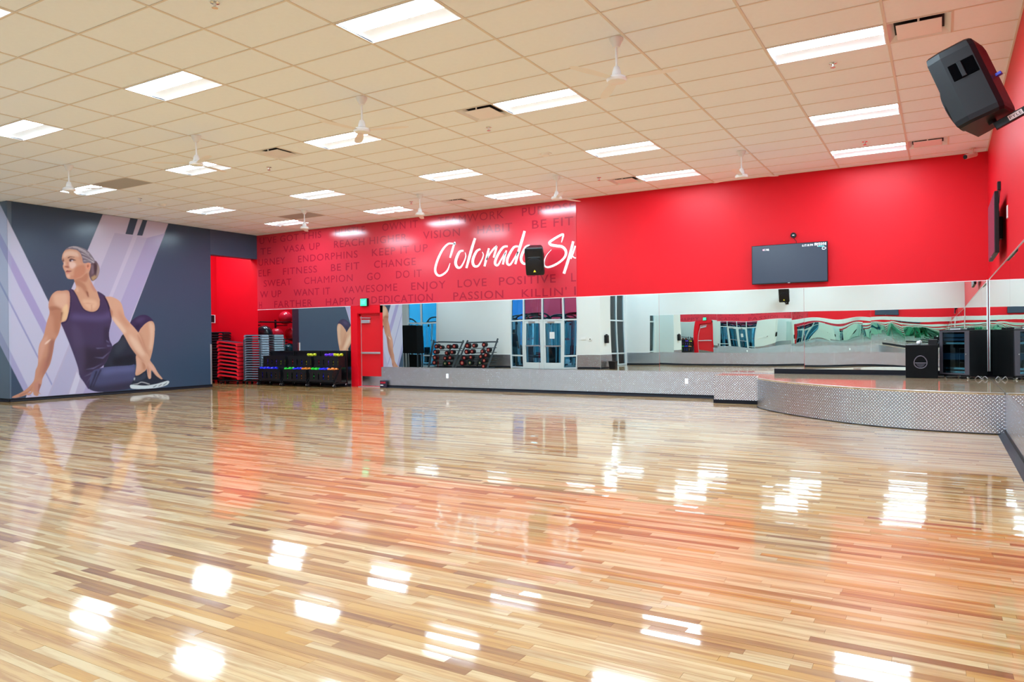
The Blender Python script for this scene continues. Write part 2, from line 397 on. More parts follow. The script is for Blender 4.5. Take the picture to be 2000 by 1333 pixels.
# ================================================================== CEILING
ce = MB().box(XE, XR+0.15, YF-0.15, YW+0.15, H+0.12, H+0.2).build('ceiling', PLENUM); struct(ce, 'suspended cream tile ceiling with a thin grid')
COLS = {0: 'A', 3: 'B', 6: 'C', 9: 'D', 12: 'E', 15: 'F'}
ROWS = [9, 5, 0, -5, -9, -14]
light_cells = []
for k in COLS:
    for r in ROWS:
        yc = (r+0.5)*t; xc = -(k+0.5)*T
        if xc < XL and yc > -0.3: continue
        if yc < YE and xc < XS: continue
        light_cells.append((k, r))
light_cells += [(15, 9), (15, 7)]
vent_cells = {(-1, 0): 1, (-1, 9): 1, (4, 0): 0, (4, 9): 0, (7, 0): 1, (7, 9): 1}      # which half of the cell (0 = right)
return_cells = [(11, 0), (11, 8)]
TZ = H + 0.004
tile_me = MB().bbox(-T/2+0.011, T/2-0.011, -t/2+0.011, t/2-0.011, 0, 0.016, 0.003).mesh('ceiling_tile', TILE)
cells = []
extra = MB()
for k in range(-1, 19):
    for r in range(-17, 12):
        x0, x1 = max(-(k+1)*T, XE), min(-k*T, XR); y0, y1 = max(r*t, YF), min((r+1)*t, YW)
        if x1-x0 < 0.05 or y1-y0 < 0.05: continue
        if (k, r) in light_cells: continue
        if (k, r) in vent_cells:
            half = vent_cells[(k, r)]
            xm = (x0+x1)/2
            a, b = (x0, xm) if half == 0 else (xm, x1)
            extra.box(a+0.011, b-0.011, y0+0.011, y1-0.011, TZ, TZ+0.016); continue
        full = abs(x1-x0-T) < 1e-6 and abs(y1-y0-t) < 1e-6
        cells.append((k, r, x0, x1, y0, y1, full))
def cscore(c):
    u, v_, w_ = proj((c[2]+c[3])/2, (c[4]+c[5])/2, H)
    if w_ < 0.5 or not (-150 < u < 2100 and v_ > -90): return 0
    return 1/w_**3
corder = sorted(cells, key=lambda c: -cscore(c)); cnear = set(id(c) for c in corder[:300] if cscore(c) > 0)
GREYT = MB().bbox(-T/2+0.011, T/2-0.011, -t/2+0.011, t/2-0.011, 0, 0.016, 0.003).mesh('return_tile', BASEMAT)
for c in cells:
    k, r, x0, x1, y0, y1, full = c
    if id(c) in cnear or (k, r) in return_cells:
        if full: o = bpy.data.objects.new('ceiling_tile', GREYT if (k, r) in return_cells else tile_me); o.location = ((x0+x1)/2, (y0+y1)/2, TZ)
        else: o = bpy.data.objects.new('ceiling_tile', MB().bbox(x0+0.011, x1-0.011, y0+0.011, y1-0.011, TZ, TZ+0.016, 0.003).mesh('ceiling_tile', TILE))
        C.objects.link(o); o.parent = ce
        if (k, r) in return_cells: o['label'] = 'grey return air panel'
    else: extra.box(x0+0.011, x1-0.011, y0+0.011, y1-0.011, TZ, TZ+0.016)
o = extra.build('edge_tiles', TILE, ce); o['kind'] = 'stuff'
g = MB()
for k in range(-1, 20):
    x = -k*T
    if XE < x < XR: g.box(x-0.014, x+0.014, YF, YW, H-0.002, H+0.004)
for r in range(-16, 12):
    yy = r*t
    if YF < yy < YW:
        g.box(XE, XR, yy-0.010, yy+0.010, H, H+0.0055)
for (k, r) in vent_cells: g.box(-(k+0.5)*T-0.012, -(k+0.5)*T+0.012, r*t, (r+1)*t, H, H+0.0055)
g.box(XE, XR, YW-0.02, YW, H-0.003, H+0.004); g.box(XR-0.02, XR, YF, YW, H-0.003, H+0.004)
g.build('grid_tees', TEE, ce)

# ================================================================== WALLS
DX0, DX1, DZ = -13.78, -12.86, 2.06
wb = MB()
wb.box(ALX-0.1, DX0, YW, YW+0.15, 0, H); wb.box(DX1, XR+0.15, YW, YW+0.15, 0, H); wb.box(DX0, DX1, YW, YW+0.15, DZ, H); wb.box(DX0, DX1, YW+0.14, YW+0.15, 0, DZ)
wall_back = struct(wb.build('wall_back', RED), 'bright red painted back wall')
wl = MB().box(XL-0.3, XL, -0.05, 5.33, 0, H).box(XL-0.3, XL, 5.33, YW, 3.872, H)
wall_left = struct(wl.build('wall_left', NAVY), 'slate blue left wall with alcove opening')
struct(MB().box(XE, XL-0.3, -0.05, 0.1, 0, H).build('wall_left_return', NAVY), 'slate blue wall round the left corner')
al = MB().box(ALX-0.1, ALX, 3.5, YW, 0, H).box(ALX, XL-0.3, 3.4, 3.5, 0, H)
struct(al.build('wall_alcove', RED), 'red inner wall of the storage alcove')
wr = MB().box(XR, XR+0.15, YF, YW, 0, H)
wall_right = struct(wr.build('wall_right', RED), 'bright red right wall above the mirrors')
wf = MB().box(XS-0.15, XR+0.15, YF-0.15, YF, 0, H)
struct(wf.build('wall_front', WHITEWALL), 'white wall behind the camera')
SX0, SX1, SZ = -15.6, -12.45, 3.6                 # storefront with the double doors
WX0, WX1 = -21.25, -19.5                          # tall window further left
we = MB()
we.box(XS-0.05, -11.4, -5.75, YE, 0, H)           # column
we.box(WX1, SX0, YE-0.15, YE, 0, H); we.box(XE, WX0, YE-0.15, YE, 0, H)
we.box(SX0, XS-0.05, YE-0.15, YE, SZ, H); we.box(WX0, WX1, YE-0.15, YE, SZ, H)
struct(we.build('wall_entrance', WHITEWALL), 'white wall beside the glass entrance doors')
ws = MB().box(XS-0.15, XS, -6.1, -5.75, 0, H).box(XS-0.15, XS, -9.9, -6.1, SZ, H).box(XS-0.15, XS, YF, -9.9, 0, H)
struct(ws.build('wall_entrance_side', WHITEWALL), 'white side wall with a tall narrow window')
struct(MB().box(XE-0.15, XE, YE, 0.1, 0, H).build('wall_entry_end', WHITEWALL), 'white wall at the end of the entry')

# ---- cove base
def base_run(name, segs, label, z0=0.0, h=0.075, foot=0.05):
    mb = MB()
    for (xa, ya, xb, yb, nx, ny) in segs:
        p = [(0.002, z0), (foot, z0), (foot*0.55, z0+0.012), (0.012, z0+0.035), (0.008, z0+h), (0.002, z0+h)]
        mb.prism(p, lambda d, z: (xa+nx*d, ya+ny*d, z), lambda d, z: (xb+nx*d, yb+ny*d, z))
    return struct(mb.build(name, BLACKBASE), label)
base_run('baseboard_back', [(-12.84, YW-0.006, -3.5, YW-0.006, 0, -1), (XL, YW-0.006, -14.05, YW-0.006, 0, -1)], 'black rubber base along the back wall')
base_run('baseboard_left', [(XL, -0.05, XL, 5.33, 1, 0), (XL, -0.05, XE, -0.05, 0, -1), (XL, 5.33, XL-0.3, 5.33, 0, 1)], 'black rubber base under the mural')
base_run('baseboard_right', [(XR-0.006, YF, XR-0.006, 3.08, -1, 0)], 'black rubber base along the right wall', foot=0.085)
base_run('baseboard_front', [(-12.4, YF+0.006, XR, YF+0.006, 0, 1), (-12.4, YE+0.006, -11.4, YE+0.006, 0, 1), (-11.394, YE, -11.394, -5.75, 1, 0), (WX1, YE+0.006, SX0, YE+0.006, 0, 1)], 'black rubber base along the white walls')
base_run('baseboard_stage', [(-2.47, YW-0.008, XR, YW-0.008, 0, -1)], 'black rubber base on the stage', z0=DECK, h=0.1, foot=0.02)

# ---- diamond plate wainscot
def plates(name, label, runs, z0, z1):
    root = thing(name, label, None)
    struct(root, label)
    for (xa, ya, xb, yb) in runs:
        L_ = math.hypot(xb-xa, yb-ya); n = max(1, round(L_/2.44)); dx, dy = (xb-xa)/L_, (yb-ya)/L_
        nx, ny = dy, -dx
        for i in range(n):
            s0, s1 = L_*i/n + 0.0015, L_*(i+1)/n - 0.0015
            mb = MB(); q = [(xa+dx*s, ya+dy*s) for s in (s0, s1)]
            e = 0.005
            mb.add([(q[0][0], q[0][1], z0), (q[1][0], q[1][1], z0), (q[1][0]+nx*e, q[1][1]+ny*e, z0), (q[0][0]+nx*e, q[0][1]+ny*e, z0),
                    (q[0][0], q[0][1], z1), (q[1][0], q[1][1], z1), (q[1][0]+nx*e, q[1][1]+ny*e, z1), (q[0][0]+nx*e, q[0][1]+ny*e, z1)],
                   [(0,3,2,1),(4,5,6,7),(0,1,5,4),(1,2,6,5),(2,3,7,6),(3,0,4,7)])
            o = mb.build('plate_panel', PLATE, root)
            uvproj(o, lambda co: ((co.x-xa)*dx + (co.y-ya)*dy, co.z))
    return root
# front faces point to the right-hand side of each run's direction
plates('trim_1', 'diamond plate wainscot along the back wall', [(-12.92, YW-0.001, XR, YW-0.001), (XL, YW-0.001, -14.03, YW-0.001)], 0.0, MB0)
plates('trim_2', 'diamond plate wainscot along the right wall', [(XR-0.001, YW, XR-0.001, YF)], 0.0, MB0)
plates('trim_3', 'diamond plate wainscot along the white front walls',
       [(XR, YF+0.001, -12.4, YF+0.001), (-11.4, YE+0.001, -12.45, YE+0.001), (-11.399, -5.75, -11.399, YE), (SX0, YE+0.001, WX1, YE+0.001)], 0.0, MB0)

# ---- mirrors: real sheets, very slightly bowed as large sheets on a wall are
def mirror(label, xa, ya, xb, yb, z0, z1, amp, seed, group):
    r = np.random.default_rng(seed); L_ = math.hypot(xb-xa, yb-ya); dx, dy = (xb-xa)/L_, (yb-ya)/L_; nx, ny = dy, -dx
    nu, nv = max(8, int(L_/0.09)), 20
    S = np.linspace(0.002, L_-0.002, nu+1); Z = np.linspace(z0, z1, nv+1); SS, ZZ = np.meshgrid(S, Z, indexing='ij')
    D = np.zeros_like(SS)
    for _ in range(5):
        wl_ = r.uniform(1.1, 3.2); th = r.normal(0, 0.45); ph = r.uniform(0, 6.28)
        D += r.uniform(0.3, 1.0)*amp*wl_/6.28*np.sin(6.28/wl_*(SS*math.cos(th)+ZZ*math.sin(th))+ph)
    tilt = r.normal(0, amp*0.35); D += tilt*(SS-L_/2)
    D = D - D.min() + 0.004
    vs_ = [(xa+dx*s+nx*d, ya+dy*s+ny*d, z) for s, z, d in zip(SS.ravel(), ZZ.ravel(), D.ravel())]
    N1 = nv+1
    fs_ = [(i*N1+j, (i+1)*N1+j, (i+1)*N1+j+1, i*N1+j+1) for i in range(nu) for j in range(nv)]
    rim = [i*N1 for i in range(nu+1)] + [nu*N1+j for j in range(1, N1)] + [i*N1+nv for i in range(nu-1, -1, -1)] + [j for j in range(nv-1, 0, -1)]
    n = len(vs_)
    for q in rim:
        p = vs_[q]; d = D.ravel()[q]; vs_.append((p[0]-nx*(d-0.0005), p[1]-ny*(d-0.0005), p[2]))
    m_ = len(rim)
    fs_ += [(rim[i], n+i, n+(i+1) % m_, rim[(i+1) % m_]) for i in range(m_)]
    o = MB().add(vs_, fs_).build('wall_mirror', MIRROR, None, True)
    return tag(o, label, 'mirror', group)
seams = [XR-0.012, -1.89, -4.91, -7.94, -10.97, -12.93]
for i in range(5):
    mirror(f'tall mirror panel on the back wall, {ORD[i]} from the right-hand corner', seams[i+1], YW-0.001, seams[i], YW-0.001, MB0, MB1, 0.0011, 20+i, 'mirror panels on the back wall')
mirror('mirror panel behind the storage racks, left of the red door', XL+0.01, YW-0.001, -14.03, YW-0.001, MB0, MB1, 0.0002, 31, 'mirror panels on the back wall')
ys = np.linspace(YW-0.02, YF+0.02, 8)
for i in range(7):
    mirror(f'tall mirror panel on the right wall, {ORD[i]} from the far corner', XR-0.001, ys[i], XR-0.001, ys[i+1], MB0, MB1, 0.0006, 40+i, 'mirror panels on the right wall')
xs = np.linspace(XR-0.02, -11.25, 5)
for i in range(4):
    mirror(f'mirror panel on the white wall seen in reflection, {ORD[i]} from the red wall', xs[i], YF+0.001, xs[i+1], YF+0.001, MB0, MB1, 0.0034, 60+i, 'mirror panels on the white wall')
tag(MB().bbox(XR-0.03, XR-0.012, YW-0.035, YW-0.012, DECK+0.1, MB1+0.02, 0.004).build('corner_trim_strip', WHITEMET), 'vertical metal strip in the mirrored corner behind the cabinet', 'trim')
tr = MB().box(XL, -14.03, YW-0.012, YW, MB1, MB1+0.012).box(-12.93, XR, YW-0.012, YW, MB1, MB1+0.012)
struct(tr.build('trim_4', WHITEMET), 'thin pale edge strip above the back mirrors')
struct(MB().box(XR-0.012, XR, YF, YW, MB1, MB1+0.012).build('trim_5', ALU), 'thin metal edge strip above the right wall mirrors')
cg = MB().box(XL-0.05, XL+0.003, 5.331, 5.334, 0.08, 1.25).box(XL, XL+0.003, 5.28, 5.334, 0.08, 1.25)
tag(cg.build('corner_guard', ALU), 'metal corner guard at the end of the mural wall', 'corner guard')

# ================================================================== STAGE
st = thing('stage', 'low curved stage clad in diamond plate with wooden top', 'stage', (0, 0, 0))
curve = catmull([(-2.58, 6.04), (-2.45, 5.42), (-1.95, 4.66), (-1.2, 3.9), (-0.6, 3.44), (0.1, 3.13), (0.7, 3.04), (1.205, 3.03)], 8)
poly = [(p[0], p[1]) for p in curve] + [(1.205, YW-0.012), (-2.58, YW-0.012)]
MB().prism(poly, lambda a, b: (a, b, DECK-0.03), lambda a, b: (a, b, DECK)).build('deck', DECKWOOD, st)
mb = MB(); n = len(curve)
for i in range(n-1):
    (xa, ya), (xb, yb) = curve[i], curve[i+1]
fv = [(p[0], p[1], z) for z in (0.004, DECK-0.03) for p in curve]; mb.add(fv, [(i, i+1, n+i+1, n+i) for i in range(n-1)])
ins = [(p[0]+0.012, p[1]+0.012, z) for z in (0.004, DECK-0.03) for p in curve]; mb.add(ins, [(i, n+i, n+i+1, i+1) for i in range(n-1)])
fa = mb.build('fascia', PLATE, st, True)
cl = np.concatenate([[0], np.cumsum([math.hypot(curve[i+1][0]-curve[i][0], curve[i+1][1]-curve[i][1]) for i in range(n-1)])])
uvl = fa.data.uv_layers.new(name='UVMap')
for l in fa.data.loops:
    vi = l.vertex_index % (2*n); uvl.data[l.index].uv = (cl[vi % n], fa.data.vertices[l.vertex_index].co.z)
MB().tube([(p[0]-0.004, p[1]-0.004, 0.006) for p in curve], 0.006).build('bottom_edging', BLACKBASE, st)
MB().tube([(p[0]-0.003, p[1]-0.003, DECK-0.004) for p in curve], 0.006).build('nosing', ALU, st)
wg = MB().box(-3.45, -2.58, 6.05, YW-0.012, 0.002, DECK-0.004).build('wing_box', PLATE, st); uvproj(wg, lambda co: (co.x+co.y*0.7, co.z))
MB().box(-3.46, -2.575, 6.035, 6.05, 0.002, 0.075).build('wing_base', BLACKBASE, st)
MB().box(-3.45, -2.581, 6.05, YW-0.012, DECK-0.0035, DECK).build('wing_deck', DECKWOOD, st)

# ================================================================== CEILING LIGHTS
def make_light():
    root = thing('ceiling_light', '', 'ceiling light')
    fr = MB(); w2, h2 = T/2-0.012, t/2-0.012
    for (a, b, c, d) in ((-w2, w2, -h2, -h2+0.014), (-w2, w2, h2-0.014, h2), (-w2, -w2+0.014, -h2, h2), (w2-0.014, w2, -h2, h2)): fr.box(a, b, c, d, -0.004, 0.012)
    fr.build('frame', WHITEMET, root)
    i, j = w2-0.014, h2-0.014
    prof = [(-j, 0.006), (-j+0.05, 0.03), (0.0, 0.04), (0.06, 0.036)]
    ln = MB(); ln.add([(x, p[0], p[1]) for x in (-i, i) for p in prof], [(k, k+1, 4+k+1, 4+k) for k in range(3)]); ln.build('diffuser', LENSMAT, root)
    prof2 = [(0.06, 0.036), (0.14, 0.034), (0.22, 0.022), (j, 0.004)]
    rf = MB(); rf.add([(x, p[0], p[1]) for x in (-i, i) for p in prof2], [(k, k+1, 4+k+1, 4+k) for k in range(3)]); rf.build('reflector', REFLGLOW, root, True)
    MB().box(-i-0.004, -i, -j, j, 0.0, 0.045).box(i, i+0.004, -j, j, 0.0, 0.045).box(-i, i, -j-0.003, -j, 0.0, 0.045).build('end_plates', WHITEMET, root)
    MB().box(-w2, w2, -h2, h2, 0.045, 0.1).build('housing', WHITEMET, root)
    return root
proto = make_light(); first = True
for (k, r) in light_cells:
    o = proto if first else copy_tree(proto); first = False
    o.location = (-(k+0.5)*T, (r+0.5)*t, H)
    if (k, r) in ((15, 9), (15, 7)):
        o['label'] = f'recessed ceiling light inside the red alcove, {"nearer the back wall" if r == 9 else "further from the back wall"}'; o['group'] = 'recessed ceiling lights'; continue
    o['label'] = f'recessed white ceiling light, {ORD[ROWS.index(r)]} row from red back wall, {ORD[k//3]} column from right wall'; o['group'] = 'recessed ceiling lights'

# ================================================================== CEILING FANS
def make_fan():
    root = thing('ceiling_fan', '', 'ceiling fan')
    MB().lathe([(0.02, -0.10), (0.035, -0.095), (0.075, -0.02), (0.078, 0.0)], n=18).build('canopy', WHITEMET, root, True)
    MB().cyl((0, 0, -0.32), (0, 0, -0.09), 0.013, n=10).build('rod', WHITEMET, root, True)
    MB().lathe([(0.052, -0.40), (0.05, -0.37), (0.032, -0.31), (0.018, -0.30)], n=16).build('motor_bell', WHITEMET, root, True)
    hub = MB().lathe([(0.07, -0.475), (0.1, -0.468), (0.112, -0.445), (0.1, -0.42), (0.055, -0.40)], n=22).build('hub', WHITEMET, root, True)
    MB().lathe([(0.053, -0.405), (0.056, -0.4)], n=16).build('collar', BLACKM, hub)
    bl = MB(); sec = [(-0.055, 0.006), (0.0, 0.010), (0.06, -0.006), (0.0, 0.003)]
    prev = [(0.1, 0.6), (0.25, 0.85), (0.45, 1.0), (0.6, 0.85), (0.66, 0.4)]
    vs_ = []
    for rr, wd in prev:
        for a, z in sec: vs_.append((rr, a*wd, z*wd))
    fs_ = [(i*4+k, i*4+(k+1) % 4, (i+1)*4+(k+1) % 4, (i+1)*4+k) for i in range(4) for k in range(4)] + [(0, 1, 2, 3), (19, 18, 17, 16)]
    bm_ = bl.add(vs_, fs_).mesh('blade', WHITEMET, True)
    for a in range(3):
        b = bpy.data.objects.new('blade', bm_); C.objects.link(b); b.parent = root; b.location = (0, 0, -0.44); b.rotation_euler = (0.12, 0, a*2*math.pi/3)
    return root
fp = make_fan(); first = True
FANX = [-2.54, -6.2, -9.66, -13.3]
for j, fy in enumerate((4.6, -1.15)):
    for i, fx in enumerate(FANX):
        o = fp if first else copy_tree(fp); first = False
        o.location = (fx, fy, H); o.rotation_euler = (0, 0, [0.55, 1.2, 0.05, 0.2, 2.2, 0.3, 1.75, 0.4][j*4+i])
        o['label'] = f'white three-blade ceiling fan, {ORD[i]} from the right wall in the {"far" if j == 0 else "near"} row'; o['group'] = 'white ceiling fans'

# ================================================================== VENTS, SPRINKLERS, DETECTORS
def make_vent():
    root = thing('ceiling_vent', '', 'air vent')
    a = t/2-0.012; fr = MB()
    outer = [(-a, -a), (a, -a), (a, a), (-a, a)]; inn = [(x*0.80, y*0.80) for x, y in outer]
    fr.add([(x, y, -0.004) for x, y in outer] + [(x, y, 0.055) for x, y in inn], [(i, (i+1) % 4, 4+(i+1) % 4, 4+i) for i in range(4)])
    fr.add([(x, y, 0.012) for x, y in outer] + [(x, y, -0.004) for x, y in outer], [(i, (i+1) % 4, 4+(i+1) % 4, 4+i) for i in range(4)])
    fr.build('frame', WHITEMET, root)
    b = a*0.80
    MB().box(-b, b, -b, b, 0.055, 0.08).build('duct', mat('duct_dark', (0.015, 0.012, 0.02), 0.8, var=0.1), root)
    c = a*0.72
    MB().bbox(-c, c, -c+0.02, c+0.02, -0.004, 0.004, 0.002).build('plaque', WHITEMET, root)
    MB().cyl((0, 0, 0.0), (0, 0, 0.06), 0.01).box(-0.01, 0.01, -c, -c+0.01, 0.0, 0.06).box(-c, -c+0.01, -0.01, 0.01, 0.0, 0.06).build('hangers', WHITEMET, root)
    return root
vp = make_vent(); first = True
for (k, r), half in vent_cells.items():
    o = vp if first else copy_tree(vp); first = False
    xc = -(k+0.25)*T if half == 0 else -(k+0.75)*T
    o.location = (xc, (r+0.5)*t, H)
    o['label'] = f'square white ceiling air vent, {ORD[[-1, 4, 7].index(k)]} from the right wall, {"near the red back wall" if r == 9 else "in the middle of the room"}'; o['group'] = 'square ceiling vents'
    struct_b = None
sp_me = MB().lathe([(0.045, 0.0), (0.045, -0.006), (0.016, -0.012), (0.012, -0.04)], n=14).lathe([(0.03, -0.052), (0.03, -0.056)], n=12).cyl((-0.014, 0, -0.05), (-0.014, 0, -0.01), 0.003, n=6).cyl((0.014, 0, -0.05), (0.014, 0, -0.01), 0.003, n=6).mesh('sprinkler_head', CHROME, True)
spk = [(-0.61, 0.912, 'beside the first middle-row light'), (-0.61, 5.1, 'above the far right light'), (-5.51, 0.95, 'beyond the middle vent'), (-5.53, 5.2, 'beside the far middle vent'), (-10.39, 0.94, 'beside the left middle vent'),
       (-10.35, 5.16, 'beside the far left vent'), (-15.2, 1.45, 'near the blue wall'), (-5.49, -3.99, 'at the top edge of the photo')]
for x, yy, wh in spk:
    o = bpy.data.objects.new('sprinkler_head', sp_me); C.objects.link(o); o.location = (x, yy, H+0.004); tag(o, f'small chrome ceiling sprinkler head {wh}', 'sprinkler', 'ceiling sprinkler heads')
for x, yy, wh in ((-5.53, 2.85, 'in the middle of the ceiling'), (-15.43, 2.15, 'close to the blue mural wall')):
    root = thing('smoke_detector', f'round white smoke detector {wh}', 'smoke detector', (x, yy, H+0.004), group='smoke detectors')
    MB().lathe([(0.055, -0.05), (0.07, -0.04), (0.075, -0.012), (0.085, 0.0)], n=18).build('housing', WHITEPL, root, True)
    MB().box(-0.1, 0.1, -0.06, 0.06, -0.01, 0.0).build('backplate', WHITEPL, root)
# security camera
p = pix(1924, 300, 2, H)
root = thing('security_camera', 'small bullet security camera at the far right ceiling corner', 'security camera', (0.98, 6.62, H))
MB().cyl((0, 0, 0), (0, 0, -0.02), 0.05, n=14).build('mount_plate', PINKM, root, True)
MB().cyl((0, 0, -0.02), (0, -0.02, -0.1), 0.014).build('bracket', PINKM, root, True)
MB().cyl((0.05, 0.06, -0.1), (-0.11, -0.1, -0.16), 0.042, n=16).build('camera_body', PINKM, root, True)
MB().cyl((-0.108, -0.098, -0.159), (-0.118, -0.108, -0.163), 0.038, n=16).build('lens', BLACK, root, True)

# ================================================================== RED WORD PANEL
PX1 = -6.915
wp = thing('word_panel', 'glossy red printed panel with motivational words and white brush script', 'wall graphic', (0, 0, 0))
MB().box(XL+0.002, PX1, YW-0.006, YW-0.0005, MB1+0.013, H-0.004).build('panel_sheet', REDPANEL, wp)
ROWZ = [4.335, 4.0, 3.665, 3.33, 3.003, 2.664, 2.343]
WORDS = [(0, "U'VE GOT THIS", -17.77, -15.14), (0, 'HUSTLE', -14.59, -13.46), (0, 'OWN IT', -12.83, -11.59), (0, 'TEAMWORK', -10.93, -8.9), (0, 'PURPOSE', -8.38, -6.95),
         (1, 'TE', -17.74, -17.26), (1, 'VASA UP', -16.72, -15.2), (1, 'REACH HIGHER', -14.64, -11.97), (1, 'VISION', -11.42, -10.23), (1, 'HABIT', -9.69, -8.66), (1, 'BE FIT', -8.1, -6.99),
         (2, 'URNEY', -17.83, -16.65), (2, 'ENDORPHINS', -16.1, -13.74), (2, 'KEEP IT UP', -13.21, -11.27),
         (3, 'ELF', -17.84, -17.3), (3, 'FITNESS', -16.75, -15.33), (3, 'BE FIT', -14.77, -13.68), (3, 'CHANGE', -13.14, -11.68),
         (4, 'SWEAT', -17.61, -16.4), (4, 'CHAMPION', -15.86, -13.94), (4, 'GO', -13.4, -12.91), (4, 'DO IT', -12.36, -11.48),
         (5, 'W UP', -17.78, -16.84), (5, 'WANT IT', -16.31, -14.82), (5, 'VAWESOME', -14.34, -12.32), (5, 'ENJOY', -11.84, -10.7), (5, 'LOVE', -10.32, -9.43), (5, 'POSITIVE', -9.06, -7.47), (5, 'L', -7.06, -6.93),
         (6, 'H', -17.83, -17.7), (6, 'FARTHER', -17.15, -15.54), (6, 'HAPPY', -14.99, -13.85), (6, 'DEDICATION', -13.25, -11.12), (6, 'PASSION', -10.46, -8.94), (6, "KILLIN'", -8.41, -7.18), (6, 'I', -6.985, -6.94)]
for r, wd, x0, x1 in WORDS:
    textmesh('printed_letter', wd, x0, x1, ROWZ[r], 0.2, YW-0.0068, REDTEXT, wp)
# brush script, traced stroke by stroke: (x, y, width) in a 6.4516x enlargement of the photo at (830, 440)
def zs(x, yy): return pix(830+x/6.4516, 440+yy/6.4516, 1, YW)
STROKES = [
 ('C', [[(318,412,20),(338,345,26),(362,265,26),(382,212,20)], [(392,240,12),(345,232,20),(290,240,24),(225,310,26),(165,430,28),(133,540,28),(140,605,28),(180,638,26),(235,618,24),(285,570,20),(312,500,10),(318,478,5)]]),
 ('o', [[(488,322,22),(440,336,30),(402,410,34),(388,480,34),(410,530,32),(450,532,24),(490,470,18),(516,395,14),(508,345,8)]]),
 ('l', [[(634,165,30),(600,270,34),(560,410,34),(524,542,26)]]),
 ('o', [[(702,302,22),(655,328,30),(615,405,34),(604,470,34),(625,516,32),(670,515,24),(710,455,18),(738,380,14),(724,338,8)]]),
 ('r', [[(808,292,24),(785,385,30),(752,520,26)], [(775,440,14),(815,370,20),(862,305,24),(908,262,22)], [(908,268,20),(888,340,26),(866,410,22)]]),
 ('a', [[(1045,268,22),(990,278,28),(935,350,30),(892,440,32),(888,492,30),(920,505,24),(965,430,20),(1015,345,18)], [(1028,320,20),(1005,400,28),(984,496,24)]]),
 ('d', [[(1178,268,20),(1125,278,28),(1075,350,30),(1040,430,32),(1040,485,30),(1075,498,24),(1125,425,20),(1175,335,18)], [(1258,75,30),(1225,190,34),(1180,340,34),(1140,492,26)]]),
 ('o', [[(1322,256,22),(1275,275,30),(1232,350,34),(1212,420,34),(1228,470,32),(1265,488,26),(1320,455,20),(1360,390,14)]]),
 ('S', [[(1722,218,8),(1735,170,18),(1742,118,26),(1690,138,28),(1620,180,30),(1572,218,32),(1590,248,34),(1660,262,34),(1735,275,34),(1778,330,32),(1765,400,30),(1700,465,28),(1610,515,28),(1540,530,24),(1505,500,16),(1512,430,12),(1545,365,8),(1595,310,5)]]),
 ('p', [[(1870,205,30),(1840,330,34),(1795,480,34),(1752,612,34)], [(1840,425,18),(1868,350,22),(1896,262,20)], [(1862,392,16),(1885,412,14),(1905,415,10)]]),
]
XCLIP = PX1
for ch, segs in STROKES:
    mb = MB()
    for sg in segs:
        pts = catmull(sg, 6); n = len(pts); Ls, Rs = [], []
        for i, q in enumerate(pts):
            d = pts[min(i+1, n-1)][:2]-pts[max(i-1, 0)][:2]; d = d/max(1e-6, np.linalg.norm(d)); nn = np.array((-d[1], d[0])); wv = q[2]/2*(1+0.05*math.sin(i*2.3))
            for lst, s in ((Ls, 1), (Rs, -1)):
                P3 = zs(*(q[:2]+s*nn*wv)); lst.append((min(P3[0], XCLIP), YW-0.0075, P3[2]))
        mb.add(Ls+Rs, [(i, i+1, n+i+1, n+i) for i in range(n-1)])
    mb.build('script_letter', WHITEPRINT, wp)

# ================================================================== MURAL: the print is painted into the vertex colours of one sheet
SS_ = 3
OX, OY, CWD, CHT = -40, 380, 470, 410          # traced area of the photo in pixels
canvas = np.zeros((CHT*SS_, CWD*SS_, 3), float)
def srgb(c): return np.array(lin(c))
def fillmask(poly):
    P = np.array([((x-OX)*SS_, (y_-OY)*SS_) for x, y_ in poly]); Hh, Ww = canvas.shape[:2]
    M = np.zeros((Hh, Ww), np.float32); x0, y0 = P.T; x1, y1 = np.roll(P, -1, 0).T
    for r in range(max(0, int(P[:, 1].min())), min(Hh, int(P[:, 1].max())+2)):
        yy = r+0.5; c = ((y0 <= yy) & (y1 > yy)) | ((y1 <= yy) & (y0 > yy))
        if not c.any(): continue
        xs_ = np.sort(x0[c] + (yy-y0[c])/(y1[c]-y0[c])*(x1[c]-x0[c]))
        for a, b in zip(xs_[::2], xs_[1::2]): M[r, max(0, int(a+0.5)):max(0, int(b+0.5))] = 1
    return M
def blur(M, s):
    s = s*SS_
    if s < 0.4: return M
    k = int(3*s)+1; w_ = np.exp(-0.5*(np.arange(-k, k+1)/s)**2); w_ /= w_.sum()
    ys_, xs_ = np.where(M > 0)
    if len(ys_) == 0: return M
    a0, a1 = max(0, ys_.min()-2*k), min(M.shape[0], ys_.max()+2*k); b0, b1 = max(0, xs_.min()-2*k), min(M.shape[1], xs_.max()+2*k)
    S = M[a0:a1, b0:b1]; P1 = np.pad(S, ((k, k), (0, 0)), mode='edge'); S1 = sum(w_[i]*P1[i:i+S.shape[0]] for i in range(2*k+1))
    P2 = np.pad(S1, ((0, 0), (k, k)), mode='edge'); S2 = sum(w_[i]*P2[:, i:i+S.shape[1]] for i in range(2*k+1))
    R_ = np.zeros_like(M); R_[a0:a1, b0:b1] = S2; return R_
def paint(poly, col, soft=0.0, op=1.0, clip=None, smooth=True):
    if smooth and len(poly) > 4: poly = [tuple(p) for p in catmull(poly, 5, True)]
    M = fillmask(poly)
    if soft > 0: M = blur(M, soft)
    if clip is not None: M = M*clip
    canvas[:] = canvas*(1-op*M[..., None]) + srgb(col)*(op*M[..., None])
    return M
def Zf(ox, oy, s): return lambda pts: [(ox+a/s, oy+b/s) for a, b in pts]
